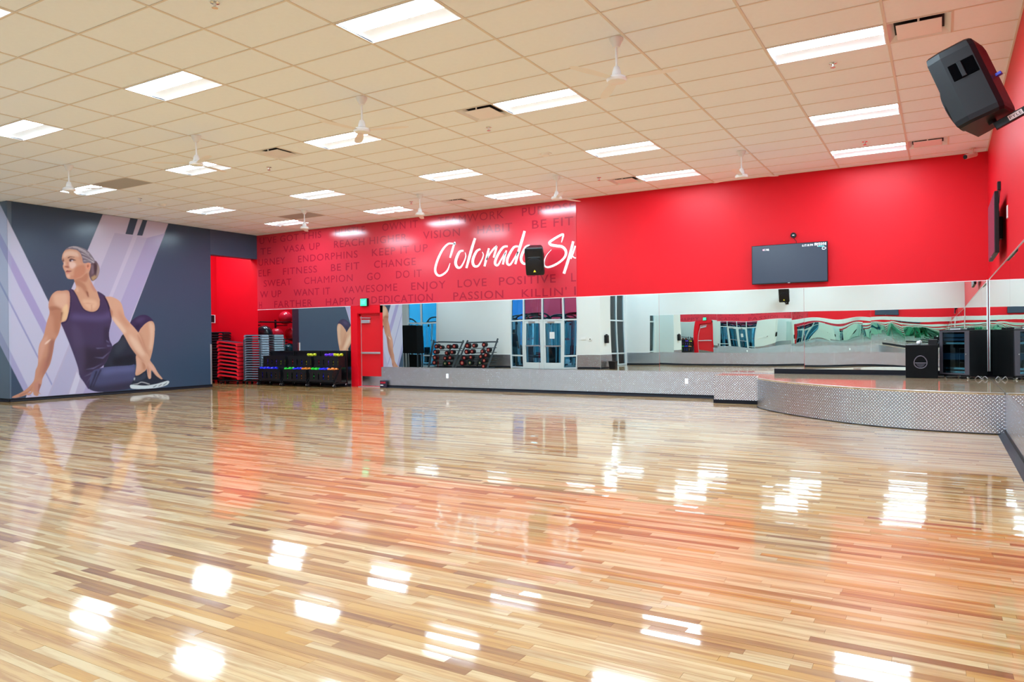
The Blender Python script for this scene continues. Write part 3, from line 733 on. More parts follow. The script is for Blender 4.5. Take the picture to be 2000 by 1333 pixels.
Z1, Z2, Z3, ZT, Z0 = Zf(100, 470, 8.883), Zf(0, 560, 5.794), Zf(140, 600, 7.015), Zf(0, 380, 5.882), Zf(0, 460, 3.92)
canvas[:] = srgb((62, 80, 104))
R1 = lambda yy: (yy-399)/2.01; L1 = lambda yy: (yy-672)/1.94; L2 = lambda yy: 200.6-0.42*(yy-419); R2 = lambda yy: 328-0.385*(yy-438.6)
P_ = lambda pts, col, **k: paint(pts, col, smooth=False, **k)
LIL = (203, 196, 222)
P_([(R1(380), 380), (R1(790), 790), (L1(790), 790), (L1(380), 380)], (200, 198, 224))
P_([(L2(380), 380), (R2(380), 380), (R2(790), 790), (L2(790), 790)], (206, 196, 220))
P_([(R1(640), 640), (R2(640)-30, 640), (R2(790), 790), (L1(790)+30, 790), (60, 760)], (200, 196, 224))
P_([(-40, 372), (0, 455), (54.4, 560), (98, 645), (92, 666), (37, 560), (0, 482), (-40, 400)], (172, 162, 208))
P_([(-40, 470), (3.5, 556), (102, 750), (101, 754), (2, 561), (-40, 478)], (158, 158, 202))
P_([(-40, 566), (0, 646), (52, 751), (62, 775), (50, 772), (0, 674), (-40, 596)], (172, 168, 208))
for a, b, col in (((224, 455), (260, 461), (190, 181, 210)), ((268, 462), (287, 465), (192, 183, 212)), ((287, 465), (322, 456), (178, 168, 206))):
    P_([a, b, (b[0]-0.40*(790-b[1]), 790), (a[0]-0.41*(790-a[1]), 790)], col)
for q in ([(255, 424), (270.5, 424), (259.3, 459), (244.8, 457.4)], [(280.7, 424), (290, 424), (278, 460.8), (267.3, 460)]): P_(q, (62, 78, 102))
P_(Z2([(800, 660), (880, 900), (760, 1225), (560, 1235)]), (184, 180, 212)); P_(Z2([(870, 960), (905, 1040), (850, 1215), (780, 1220)]), (212, 208, 230))
P_([(-40, 380), (22, 380), (22, 790), (-40, 790)], (180, 205, 226), op=0.16)
SK, SKH, SKS, SKD = (216, 163, 134), (240, 204, 178), (180, 118, 92), (140, 82, 66)
# far arm's leg, seated figure: legs first
TH2 = Z3([(555,540),(640,470),(705,375),(770,450),(870,640),(895,720),(860,800),(700,815),(540,820),(440,835),(470,700)])
m_ = paint(TH2, (44, 46, 62)); paint(Z3([(600,520),(700,420),(760,470),(700,600),(600,640)]), (60, 66, 80), 3, 0.7, m_); paint(Z3([(560,700),(860,640),(880,790),(560,810)]), (28, 28, 40), 3, 0.8, m_)
SHIN = Z3([(905,350),(960,280),(1010,225),(1070,192),(1115,205),(1137,270),(1132,420),(1110,580),(1078,710),(1050,770),(1005,880),(880,940),(886,800),(884,660),(950,640),(990,560)])
m_ = paint(SHIN, SK); paint(Z3([(1060,215),(1125,260),(1120,420),(1095,580),(1060,560),(1075,400)]), (236, 196, 170), 2, 0.7, m_); paint(Z3([(905,350),(960,420),(1010,560),(1040,680),(960,600)]), SKS, 2.5, 0.75, m_); paint(Z3([(884,700),(930,700),(950,860),(880,930)]), (232, 180, 160), 2, 0.6, m_); paint(Z3([(960,740),(1020,780),(1005,870),(975,850)]), SKS, 1.5, 0.7, m_)
KN = Z3([(800,222),(855,160),(945,112),(1040,118),(1118,190),(1065,196),(1005,232),(945,295),(908,348),(850,275)])
m_ = paint(KN, (58, 48, 84)); paint(Z3([(860,190),(940,140),(1020,150),(940,220)]), (82, 72, 112), 2.5, 0.7, m_); paint(Z3([(850,270),(940,230),(920,330)]), (40, 34, 58), 2, 0.7, m_)
TH1 = Z3([(110,930),(165,1030),(215,1100),(265,1140),(380,1166),(560,1155),(800,1118),(862,1060),(868,900),(862,790),(800,800),(560,815),(400,835),(250,880)])
m_ = paint(TH1, (76, 78, 116)); paint(Z3([(430,850),(620,825),(850,815),(850,880),(620,900),(430,930)]), (104, 108, 156), 4, 0.8, m_); paint(Z3([(200,1060),(400,1080),(860,1020),(860,1130),(380,1190),(220,1130)]), (46, 42, 62), 4, 0.85, m_)
for q in ([(330,880),(300,960),(250,1100),(262,1105),(320,970),(350,890)], [(390,860),(340,960),(290,1090),(302,1092),(355,970),(405,870)]): paint(Z3(q), (40, 36, 54), 0.8, 0.8, m_)
# figure's tank top
TANK = Z1([(308,868),(378,852),(440,950),(500,1080),(560,1180),(640,1228),(730,1238),(800,1205),(842,1130),(846,1050),(818,960),(798,890),(830,893),(930,960),(990,1080),(1035,1220)]) + \
       Z3([(520,20),(548,160),(532,250),(512,350),(520,450),(556,540),(520,640),(470,760),(390,835),(300,870),(255,960),(235,1120),(200,1085),(110,940)]) + \
       Z2([(895,1000),(885,930),(850,820),(790,660),(720,490),(690,410),(740,388),(765,330),(788,200)])
NECK = Z1([(398,660),(430,800),(400,862),(380,858),(440,950),(500,1080),(560,1190),(640,1240),(730,1248),(800,1215),(845,1140),(850,1050),(820,960),(800,895),(740,800),(690,700),(665,640),(660,560),(600,530),(500,620)])
m_ = paint(NECK, SK)
paint(Z1([(400,690),(480,690),(600,790),(650,990),(600,930),(520,820),(430,770)]), SKS, 1.6, 0.75, m_); paint(Z1([(420,660),(520,640),(620,560),(640,640),(600,720),(500,700)]), (188, 122, 96), 1.6, 0.8, m_)
paint(Z1([(600,870),(640,900),(655,990),(630,970)]), (120, 66, 54), 0.8, 0.8, m_); paint(Z1([(680,700),(720,760),(790,890),(740,880),(690,800)]), (196, 130, 120), 1.2, 0.6, m_)
paint(Z1([(540,1030),(760,1040),(800,1130),(700,1210),(600,1150)]), (238, 190, 160), 2.2, 0.75, m_); paint(Z1([(430,790),(470,830),(480,900),(430,880)]), (236, 188, 160), 1.2, 0.7, m_)
paint(Z1([(690,1110),(710,1110),(715,1230),(690,1230)]), (200, 140, 112), 0.9, 0.5, m_); paint(Z1([(540,1090),(640,1080),(760,1105),(640,1100)]), (206, 146, 120), 0.8, 0.5, m_)
m_ = paint(TANK, (70, 58, 92))
paint(Z3([(20,90),(200,110),(420,110),(530,60),(535,150),(400,190),(200,180),(0,170)]), (96, 84, 132), 4, 0.8, m_); paint(Z3([(60,560),(300,560),(540,560),(500,700),(380,830),(240,880),(120,880)]), (48, 38, 52), 6, 0.8, m_)
paint(Z3([(-10,250),(120,300),(180,640),(160,900),(90,880),(40,640)]), (88, 74, 108), 4, 0.55, m_); paint(Z3([(440,280),(520,260),(520,480),(440,520)]), (50, 40, 60), 3, 0.7, m_)
for q in ([(470,450),(525,490),(480,480)], [(480,520),(550,535),(490,545)], [(300,690),(420,690),(540,600),(430,710)], [(180,860),(300,830),(430,770),(300,850)], [(330,560),(480,560),(350,575)]): paint(Z3(q), (112, 104, 144), 0.6, 0.7, m_)
for q in ([(160,960),(260,900),(390,850),(250,930)], [(200,1050),(260,950),(330,900),(270,960)]): paint(Z3(q), (104, 96, 128), 0.6, 0.6, m_)
for q in ([(380,860),(445,950),(505,1080),(565,1180),(640,1226),(730,1237),(800,1204),(838,1130),(842,1050),(855,1055),(850,1140),(808,1222),(730,1252),(630,1242),(550,1195),(492,1090),(430,960),(366,866)],): paint(Z1(q), (48, 38, 70), 0.4, 0.9)
paint(Z2([(780,60),(792,200),(770,332),(745,395),(692,412),(700,424),(755,402),(783,335),(805,200),(795,60)]), (50, 40, 74), 0.4, 0.9)
paint(Z1([(930,960),(990,1080),(1030,1220),(1045,1333),(1030,1333),(1010,1230),(965,1090),(915,985)]), (44, 34, 60), 0.5, 0.9)
# arm planted on the floor
ARM = Z2([(780,55),(700,48),(640,52),(590,90),(556,160),(548,230),(560,300),(530,400),(492,560),(448,650),(432,740),(428,880),(402,950),(390,1040),(368,1088),(300,1160),(230,1205),(140,1248),(150,1262),(220,1252),(300,1225),(335,1190),(350,1192),(308,1220),(316,1234),(352,1218),(370,1192),(382,1226),(410,1241),(436,1232),(436,1212),(466,1220),(442,1190),(470,1105),(482,1040),(530,950),(570,870),(600,740),(620,620),(660,540),(685,450),(692,408),(742,388),(766,330),(790,200)])
m_ = paint(ARM, (206, 148, 122))
paint(Z2([(600,90),(700,70),(770,80),(770,200),(740,300),(690,250),(620,200)]), (236, 190, 164), 3, 0.75, m_); paint(Z2([(700,270),(760,200),(770,330),(735,385),(692,400)]), (246, 206, 160), 1.4, 0.8, m_)
paint(Z2([(560,290),(640,250),(710,280),(700,340),(680,480),(640,560),(610,480),(600,350)]), SKS, 3, 0.7, m_); paint(Z2([(560,230),(640,225),(700,270),(640,262),(570,275)]), (156, 96, 74), 1.5, 0.6, m_); paint(Z2([(690,290),(712,290),(690,400),(684,380)]), (110, 62, 50), 1.0, 0.7, m_)
paint(Z2([(560,620),(620,600),(605,740),(560,880),(500,1000),(470,1050),(500,880),(540,760)]), (158, 100, 90), 2.5, 0.8, m_); paint(Z2([(440,690),(480,600),(540,560),(520,650),(470,800),(440,860)]), (222, 166, 146), 2, 0.7, m_)
paint(Z2([(505,650),(530,620),(575,595),(545,635),(515,655)]), (246, 214, 196), 0.7, 0.8, m_); paint(Z2([(470,860),(510,800),(520,900),(460,1000),(430,1040)]), (188, 122, 104), 2, 0.6, m_)
paint(Z2([(380,1100),(450,1060),(440,1180),(400,1200)]), (200, 136, 124), 1.2, 0.6, m_); paint(Z2([(220,1230),(330,1180),(370,1120),(340,1180),(240,1240)]), (160, 96, 88), 0.9, 0.6, m_); paint(Z2([(435,1100),(470,1110),(445,1190),(430,1200)]), (150, 92, 88), 0.8, 0.7, m_)
# arm reaching across the knee
ARM2 = [(205,580),(219,580.5),(235,590),(241,607)] + Z3([(730,130),(800,220),(880,310),(940,400),(1000,560),(1060,690),(1078,740),(1130,810),(1180,900),(1245,985),(1222,988),(1150,935),(1092,870),(1086,970),(1062,985),(1042,960),(1030,860),(1000,785),(960,740),(880,650),(800,540),(700,360),(600,230),(552,155),(522,20)]) + Z1([(1035,1220),(990,1080),(940,985)])
m_ = paint(ARM2, (222, 170, 142))
paint(Z3([(640,30),(720,140),(800,250),(760,270),(660,150)]), (196, 132, 104), 3, 0.6, m_); paint(Z3([(560,130),(640,200),(740,330),(700,350),(600,230)]), (244, 208, 182), 2, 0.7, m_); paint(Z3([(780,380),(900,480),(1000,650),(960,660),(860,560)]), (244, 204, 178), 3, 0.8, m_)
paint(Z3([(740,380),(800,500),(900,640),(1000,760),(960,745),(860,640)]), (190, 126, 104), 1.6, 0.6, m_); paint(Z3([(900,370),(960,470),(1030,640),(990,590),(930,470)]), (188, 124, 100), 1.4, 0.7, m_); paint(Z3([(510,0),(560,60),(560,150),(530,100)]), (160, 92, 72), 1.4, 0.7, m_)
paint(Z3([(1050,760),(1120,830),(1180,930),(1130,880),(1080,830)]), (238, 186, 170), 1.5, 0.7, m_); paint(Z3([(1030,800),(1060,860),(1050,960),(1040,900)]), (180, 110, 96), 0.9, 0.6, m_); paint(Z3([(1085,860),(1110,880),(1160,935),(1100,890)]), (140, 82, 76), 0.8, 0.7, m_)
# shoe
m_ = paint(Z3([(872,942),(920,932),(1000,880),(1020,870),(1045,960),(1062,988),(1090,970),(1100,890),(1150,938),(1222,990),(1245,988),(1312,1010),(1330,1042),(1240,1066),(1020,1086),(830,1070),(845,1000),(858,962)]), (40, 46, 62))
paint(Z3([(860,960),(940,950),(1000,900),(1020,960),(940,1010),(860,1020)]), (60, 68, 88), 1.2, 0.7, m_)
paint(Z3([(835,1058),(900,1048),(960,1026),(1060,1052),(1058,1060),(960,1036),(900,1058)]), (206, 208, 214), 0.3, 0.9); paint(Z3([(850,975),(868,965),(866,1000),(850,1005)]), (210, 214, 222), 0.5, 0.8)
m_ = paint(Z3([(800,1092),(815,1066),(900,1072),(1020,1078),(1180,1050),(1310,1013),(1335,1035),(1280,1080),(1100,1116),(850,1122)]), (216, 226, 230))
for q in ([(1110,1098),(1160,1070),(1170,1072),(1125,1104)], [(1180,1088),(1230,1055),(1240,1058),(1195,1090)], [(1245,1075),(1300,1035),(1310,1038),(1262,1076)]): paint(Z3(q), (70, 76, 88), 0.3, 0.9, smooth=False)
# hair gathered at the back, then the head
m_ = paint(Z1([(750,348),(800,385),(836,470),(832,560),(795,650),(715,706),(672,650),(655,570),(680,460),(690,395)]), (104, 82, 92))
paint(Z1([(800,400),(840,480),(830,580),(780,660),(790,560),(800,480)]), (178, 154, 146), 1.0, 0.85, m_); paint(Z1([(690,640),(760,600),(790,640),(720,705)]), (196, 160, 116), 1.0, 0.85, m_); paint(Z1([(740,400),(790,420),(790,500),(760,600),(740,500)]), (60, 40, 48), 1.0, 0.8, m_); paint(Z1([(690,430),(730,420),(740,560),(700,600)]), (140, 118, 132), 0.9, 0.6, m_)
FACE = Z1([(250,165),(310,148),(420,160),(500,205),(545,300),(565,395),(640,384),(684,405),(684,460),(660,540),(620,560),(590,580),(520,640),(430,668),(360,672),(300,666),(268,640),(250,590),(240,545),(212,490),(202,440),(214,395),(188,345),(190,270),(212,210)])
m_ = paint(FACE, (222, 166, 138))
paint(Z1([(220,220),(330,180),(450,210),(500,280),(400,270),(300,260),(220,300)]), (244, 208, 186), 1.6, 0.75, m_); paint(Z1([(310,380),(400,380),(430,440),(360,490),(320,450)]), (248, 216, 204), 1.4, 0.8, m_)
paint(Z1([(420,470),(560,420),(600,500),(580,580),(500,640),(400,665),(390,590)]), (200, 128, 100), 1.8, 0.75, m_); paint(Z1([(330,610),(450,610),(430,680),(320,675)]), (206, 138, 112), 1.2, 0.6, m_); paint(Z1([(470,200),(540,300),(560,400),(520,390),(480,300)]), (204, 144, 122), 1.4, 0.6, m_)
paint(Z1([(262,590),(320,580),(330,640),(280,650)]), (240, 190, 170), 1.0, 0.7, m_); paint(Z1([(215,380),(240,370),(245,430),(225,450)]), (242, 200, 184), 0.8, 0.7, m_); paint(Z1([(270,380),(300,370),(310,440),(280,450)]), (206, 136, 112), 1.0, 0.7, m_)
paint(Z1([(228,452),(270,440),(305,450),(312,472),(270,478)]), (150, 82, 72), 0.6, 0.8, m_); paint(Z1([(250,470),(300,490),(290,515),(250,520)]), (232, 178, 158), 0.8, 0.6, m_)
paint(Z1([(250,548),(275,518),(300,524),(360,528),(320,546)]), (140, 66, 66), 0.4, 0.9, m_); paint(Z1([(255,550),(330,545),(305,568),(268,570)]), (222, 134, 124), 0.4, 0.85, m_)
paint(Z1([(282,302),(325,278),(398,288),(405,296),(335,292),(300,310)]), (84, 52, 52), 0.4, 0.9, m_); paint(Z1([(308,345),(330,312),(380,318),(432,348),(380,352),(330,368)]), (70, 44, 56), 0.5, 0.9, m_); paint(Z1([(345,345),(372,340),(382,356),(355,366)]), (226, 216, 228), 0.3, 0.9, m_)
paint(Z1([(318,350),(340,335),(346,362),(328,370)]), (36, 30, 60), 0.3, 0.9, m_); paint(Z1([(188,345),(208,325),(226,345),(212,372),(195,365)]), (92, 58, 66), 0.5, 0.85, m_); paint(Z1([(190,318),(212,312),(222,322),(205,322)]), (96, 62, 60), 0.4, 0.8, m_)
m_ = paint(Z1([(608,425),(640,386),(682,405),(684,460),(655,500),(622,505),(602,480)]), (232, 160, 132), 0.3); paint(Z1([(618,435),(645,415),(655,450),(630,475)]), (156, 84, 66), 0.6, 0.8, m_)
m_ = paint(Z1([(240,170),(262,140),(335,106),(430,98),(540,128),(625,172),(695,250),(755,345),(750,392),(690,392),(640,385),(580,398),(548,372),(535,300),(505,225),(450,172),(380,155),(310,150)]), (132, 120, 134))
for a, b, c in (((300,125),(430,112),(600,190)), ((470,150),(600,220),(720,330)), ((520,220),(640,270),(740,350)), ((540,280),(640,320),(740,375)), ((560,350),(650,350),(740,385)), ((380,120),(520,150),(660,240))):
    q = catmull([a, b, c], 6); paint(Z1([(p[0], p[1]-5) for p in q] + [(p[0], p[1]+6) for p in q[::-1]]), (214, 206, 212), 0.5, 0.8, m_, smooth=False)
for a, b, c in (((510,240),(610,290),(720,350)), ((545,330),(620,345),(700,372)), ((440,165),(560,220),(690,300))):
    q = catmull([a, b, c], 6); paint(Z1([(p[0], p[1]-4) for p in q] + [(p[0], p[1]+5) for p in q[::-1]]), (70, 54, 66), 0.5, 0.8, m_, smooth=False)
def sample(px, py):
    u = np.clip((px-OX)*SS_-0.5, 0, canvas.shape[1]-2.001); v_ = np.clip((py-OY)*SS_-0.5, 0, canvas.shape[0]-2.001)
    i, j = u.astype(int), v_.astype(int); fu, fv_ = (u-i)[:, None], (v_-j)[:, None]
    return canvas[j, i]*(1-fu)*(1-fv_) + canvas[j, i+1]*fu*(1-fv_) + canvas[j+1, i]*(1-fu)*fv_ + canvas[j+1, i+1]*fu*fv_
canvas[:] = sum(np.roll(canvas, (a, b), (0, 1)) for a in (-1, 0, 1) for b in (-1, 0, 1))/9
def sheet(name, p00, pu, pv, nu, nv, parent, nrm):
    U, V = np.meshgrid(np.linspace(0, 1, nu+1), np.linspace(0, 1, nv+1), indexing='ij')
    P = np.array(p00)+U.ravel()[:, None]*np.array(pu)+V.ravel()[:, None]*np.array(pv)
    d = P-CAM; w_ = d@FX; px, py = 1000+FPX*(d@AX)/w_, 666.5-FPX*(d@BX)/w_
    colr = sample(px, py); N1 = nv+1
    idx = np.arange((nu+1)*N1).reshape(nu+1, N1)
    F = np.stack([idx[:-1, :-1], idx[1:, :-1], idx[1:, 1:], idx[:-1, 1:]], -1).reshape(-1, 4)
    me = bpy.data.meshes.new(name); me.from_pydata((P+np.array(nrm)*0.002).tolist(), [], F.tolist()); me.materials.append(MURAL)
    at = me.color_attributes.new('Col', 'FLOAT_COLOR', 'POINT'); at.data.foreach_set('color', np.concatenate([colr, np.ones((len(P), 1))], 1).ravel())
    o = bpy.data.objects.new(name, me); C.objects.link(o); o.parent = parent; return o
mu = thing('wall_mural', 'printed wall mural of a woman in a seated twist over lilac stripes', 'mural')
sheet('mural_sheet', (XL, -0.05, 0.06), (0, 5.38, 0), (0, 0, H-0.065), 450, 385, mu, (1, 0, 0))
sheet('corner_sheet', (XL, -0.05, 0.06), (-0.9, 0, 0), (0, 0, H-0.065), 60, 300, mu, (0, -1, 0))
MB().box(XL+0.0005, XL+0.002, 5.33, YW-0.01, 3.873, H-0.004).build('header_sheet', NAVY, mu)

# ================================================================== RED DOOR, EXIT SIGN
sur = MB().box(-14.02, DX0, YW-0.02, YW-0.0005, MB0, MB1).box(DX1, -12.935, YW-0.02, YW-0.0005, MB0, MB1).box(DX0, DX1, YW-0.02, YW-0.0005, DZ+0.02, MB1).box(-13.98, DX0, YW-0.012, YW-0.0005, 0, MB0)
struct(sur.build('trim_6', RED), 'red painted surround of the exit door')
d1 = thing('door_1', 'red exit door with push bar and steel kick plate', None); struct(d1)
YD = YW+0.095
fr = MB().box(DX0, DX0+0.05, YD-0.02, YD+0.04, 0, DZ).box(DX1-0.05, DX1, YD-0.02, YD+0.04, 0, DZ).box(DX0, DX1, YD-0.02, YD+0.04, DZ-0.05, DZ)
fr.build('door_frame', REDDOOR, d1)
leaf = MB().bbox(DX0+0.053, DX1-0.053, YD-0.012, YD+0.03, 0.01, DZ-0.053, 0.003).build('door_leaf', REDDOOR, d1)
MB().box(DX0+0.07, DX1-0.07, YD-0.015, YD-0.0125, 0.03, 0.30).build('kick_plate', CHROME, leaf)
MB().bbox(DX0+0.09, DX1-0.075, YD-0.075, YD-0.045, 0.93, 0.985, 0.008).box(DX0+0.1, DX0+0.15, YD-0.05, YD-0.012, 0.935, 0.98).box(DX1-0.14, DX1-0.09, YD-0.05, YD-0.012, 0.935, 0.98).build('push_bar', ALU, leaf)
MB().bbox(DX0+0.1, DX0+0.42, YD-0.07, YD-0.013, 1.80, 1.89, 0.006).build('door_closer', ALU, leaf)
MB().beam((DX0+0.06, YD-0.05, 1.955), (DX0+0.45, YD-0.06, 1.94), 0.02, 0.02).build('closer_arm', ALU, leaf)
MB().box(DX0+0.053, DX0+0.075, YD-0.02, YD-0.0125, 0.02, DZ-0.06).build('edge_strip', ALU, leaf)
MB().box(DX0, DX1, YW-0.01, YD+0.03, 0.0, 0.012).build('threshold', ALU, d1)
p = pix(714, 591, 1, YW)
es = thing('exit_sign', 'lit green exit sign above the red door', 'exit sign', (p[0], YW, p[2]))
MB().bbox(-0.135, 0.125, -0.07, -0.0065, -0.11, 0.11, 0.006).build('housing', BLACK, es)
MB().box(-0.13, 0.10, -0.076, -0.0705, -0.1, 0.1).build('green_face', GREENSIGN, es)
textmesh('letter', 'EXIT', -0.09, 0.06, -0.05, 0.10, -0.0766, GREENLT, es)

# small things low on the back wall
p = pix(752, 749, 1, YW-0.03)
fs = thing('floor_sign', 'small dark sign box standing on floor beside the red door', 'sign', (p[0], YW-0.075, 0))
MB().bbox(-0.12, 0.1, -0.03, 0.02, 0.0, 0.2, 0.006).build('sign_body', mat('sign_navy', (0.02, 0.012, 0.03), 0.4, var=0.1), fs)
MB().box(-0.1, 0.08, -0.033, -0.0305, 0.12, 0.17).build('red_band', REDTEXT, fs); MB().box(-0.1, 0.0, -0.033, -0.0305, 0.06, 0.085).build('white_line', LABELW, fs)
def outlet(px, py, label):
    p = pix(px, py, 1, YW); r = thing('wall_outlet', label, 'outlet', (p[0], YW-0.006, p[2]), group='outlets in the diamond plate')
    MB().bbox(-0.038, 0.038, -0.008, -0.0005, -0.06, 0.06, 0.003).build('cover_plate', WHITEPL, r)
    for z in (-0.024, 0.024): MB().cyl((0, -0.011, z), (0, -0.0082, z), 0.017, n=14).build('socket', WHITEPL, r)
outlet(874, 735, 'white power outlet in the plate below the weight rack reflection'); outlet(1341, 745, 'white power outlet in the plate nearer the stage')

# ================================================================== TELEVISIONS
def make_tv(label, loc, rz, text):
    tv = thing('wall_television', label, 'television', loc, (0, 0, rz))
    w2, h2 = 0.725, 0.397
    MB().bbox(-w2, w2, -0.05, 0.0, -h2, h2, 0.006).build('casing', BLACK, tv)
    sc = MB().box(-w2+0.012, w2-0.012, -0.053, -0.0505, -h2+0.018, h2-0.012).build('screen', SCREEN, tv)
    MB().box(-0.02, 0.02, -0.056, -0.0512, -h2+0.003, -h2+0.012).build('maker_badge', LABELW, tv)
    MB().box(-0.25, 0.25, 0.0, 0.03, -0.2, 0.2).box(-0.06, 0.06, 0.03, 0.078, -0.15, 0.15).build('wall_mount', BLACKM, tv)
    if text:
        textmesh('screen_text', '146', -0.46, -0.38, h2-0.115, 0.045, -0.0537, TVTXT, sc, bold=0.006)
        MB().cyl((-0.49, -0.0537, h2-0.094), (-0.49, -0.0532, h2-0.094), 0.017, n=12).build('heart_mark', TVPINK, sc)
        textmesh('screen_text', '6:17:18 PM', 0.255, 0.455, h2-0.078, 0.042, -0.0537, TVTXT, sc, bold=0.006)
        textmesh('screen_text', 'myzone', 0.485, 0.70, h2-0.072, 0.05, -0.0537, TVTXT, sc, bold=0.008)
        MB().box(0.55, 0.66, -0.0538, -0.0532, h2-0.098, h2-0.088).build('teal_underline', TVTEAL, sc)
        q = [(0.655+0.034*math.cos(a)*(1+0.15*math.cos(3*a)), h2-0.135+0.024*math.sin(a)) for a in np.linspace(0, 2*math.pi, 20)]
        MB().tube([(a, -0.0538, b) for a, b in q], 0.0045, 5).build('cloud_mark', TVTXT, sc)
    return tv
make_tv('black flat television on the red back wall showing small white text', (-2.15, YW-0.079, 2.788), 0, True)
make_tv('black flat television seen edge-on on the red right wall', (XR-0.079-0.06, 3.4, 2.79), -math.pi/2, False).location.x = XR-0.08
p = pix(1550, 460, 1, YW)
pk = thing('round_sensor', 'small round black puck above the television', 'sensor', (p[0], YW, p[2]))
MB().cyl((0, -0.035, 0), (0, -0.0005, 0), 0.055, n=22).build('puck', BLACK, pk, True); MB().box(-0.02, 0.02, -0.037, -0.0353, -0.008, 0.008).build('badge', LABELW, pk)
MB().tube([(0.0, -0.006, -0.05), (0.02, -0.006, -0.085), (0.05, -0.006, -0.12), (0.055, -0.02, -0.17)], 0.005).build('cable', BLACK, pk)
sb = thing('wall_control_box', 'small black box on the red wall above the edge-on television', 'control box', (XR, 3.75, 3.42))
MB().bbox(-0.04, -0.0005, -0.06, 0.06, -0.06, 0.06, 0.005).build('box', BLACK, sb); MB().tube([(-0.01, 0, -0.06), (-0.012, 0.02, -0.14), (-0.02, 0.0, -0.24)], 0.005).build('cable', BLACK, sb)
o = MB().bbox(XR-0.01, XR-0.0005, 2.44, 2.54, 2.8, 2.96, 0.003).build('wall_switch_plate', WHITEPL); tag(o, 'white switch plate on the red right wall', 'switch plate')

# ================================================================== LOUDSPEAKERS
def make_speaker(label, badge=True):
    """front faces -y, base at z = 0"""
    r = thing('loudspeaker', label, 'loudspeaker')
    hw, hb, D, Ht = 0.215, 0.13, 0.33, 0.66
    prof = [(-hw, -D/2), (hw, -D/2), (hw, -D/2+0.1), (hb+0.03, D/2-0.03), (hb, D/2), (-hb, D/2), (-hb-0.03, D/2-0.03), (-hw, -D/2+0.1)]
    secs = [(0.0, 0.9), (0.02, 0.97), (0.06, 1.0), (Ht-0.07, 1.0), (Ht-0.02, 0.96), (Ht, 0.86)]
    vs_ = []; N = len(prof)
    for z, s in secs: vs_ += [(a*s, b*s, z) for a, b in prof]
    fs_ = [(i*N+k, i*N+(k+1) % N, (i+1)*N+(k+1) % N, (i+1)*N+k) for i in range(len(secs)-1) for k in range(N)] + [tuple(range(N-1, -1, -1)), tuple((len(secs)-1)*N+k for k in range(N))]
    MB().add(vs_, fs_).build('cabinet', BLACK, r)
    y0 = -D/2
    MB().lathe([(0.196, 0.0), (0.192, 0.018), (0.17, 0.026), (0.001, 0.034)], n=32).xf(Matrix.Translation((0, y0-0.002, 0.235)) @ Matrix.Rotation(math.pi/2, 4, 'X')).build('woofer_grille', BLACKM, r, True)
    hn = MB(); a, b, c, d = 0.15, 0.085, 0.045, 0.03
    hn.add([(-a, y0-0.004, 0.52-b), (a, y0-0.004, 0.52-b), (a, y0-0.004, 0.52+b), (-a, y0-0.004, 0.52+b), (-c, y0+0.06, 0.52-d), (c, y0+0.06, 0.52-d), (c, y0+0.06, 0.52+d), (-c, y0+0.06, 0.52+d)],
           [(0,1,5,4),(1,2,6,5),(2,3,7,6),(3,0,4,7),(4,5,6,7)]).build('horn', BLACKM, r)
    MB().box(-0.185, -0.168, y0-0.005, y0-0.0005, 0.45, 0.6).box(0.168, 0.185, y0-0.005, y0-0.0005, 0.45, 0.6).build('port_slots', mat('port_black', (0.003, 0.003, 0.004), 0.9, var=0.1), r)
    if badge: MB().prism([(-0.032, 0.09), (0.032, 0.09), (0, 0.145)], lambda a, b: (a, y0-0.046, b), lambda a, b: (a, y0-0.03, b)).build('yellow_triangle_badge', YELLOW, r)
    # carrying handles on the tapered sides
    ang = math.atan2(hw-(hb+0.03), D-0.13)
    for s in (-1, 1):
        o = MB().bbox(-0.09, 0.09, -0.006, 0.004, -0.07, 0.07, 0.004).build('handle_cup', mat('handle_recess_shade', (0.001, 0.001, 0.0015), 0.9, spec=0.03, var=0.1), r)  # near-black pad: shade of the handle recess put into the colour
        yy = 0.04; half = hw - (yy-(-D/2+0.1))*math.tan(ang)
        o.location = (s*half, yy, 0.43); o.rotation_euler = (0, 0, math.pi/2+ang if s > 0 else -math.pi/2-ang)
        MB().bbox(-0.03, 0.005, -0.018, -0.0065, -0.068, 0.068, 0.005).build('grip', BLACK, o)
    MB().cyl((0, 0.02, -0.03), (0, 0.02, 0.02), 0.03, n=14).build('pole_socket', BLACKM, r)
    return r
s1 = make_speaker('black loudspeaker hanging in front of the white brush script')
s1.location = (-7.78, 6.62, 2.86); s1.rotation_euler = (math.radians(19), 0, math.radians(18))
b1 = thing('speaker_bracket', 'black wall bracket behind the brush script loudspeaker', 'bracket', (-7.86, YW, 3.0))
MB().box(-0.07, 0.07, -0.022, -0.0085, -0.1, 0.1).build('wall_plate', BLACKM, b1); MB().beam((0, -0.02, 0), (0.036, -0.255, 0.0), 0.04, 0.04).build('arm', BLACKM, b1)
s2 = make_speaker('black loudspeaker on the white wall, seen only in the mirror under the television')
s2.location = (-5.22, YF+0.5, 2.72); s2.rotation_euler = (math.radians(14), 0, math.pi)
b2 = thing('speaker_bracket', 'black bracket behind the mirrored loudspeaker on the white wall', 'bracket', (-5.22, YF, 2.72))
MB().box(-0.07, 0.07, 0.0005, 0.016, -0.1, 0.1).build('wall_plate', BLACKM, b2); MB().beam((0, 0.014, -0.03), (0, 0.46, -0.045), 0.04, 0.04).build('arm', BLACKM, b2)
s3 = make_speaker('large black loudspeaker on a wall arm, nearest the camera at top right', False)
S3R = Euler((math.radians(21), 0, math.radians(-110)), 'XYZ')
s3.location = Vector((0.715, -1.7, 3.33)) - S3R.to_matrix() @ Vector((0, 0, 0.33)); s3.rotation_euler = S3R
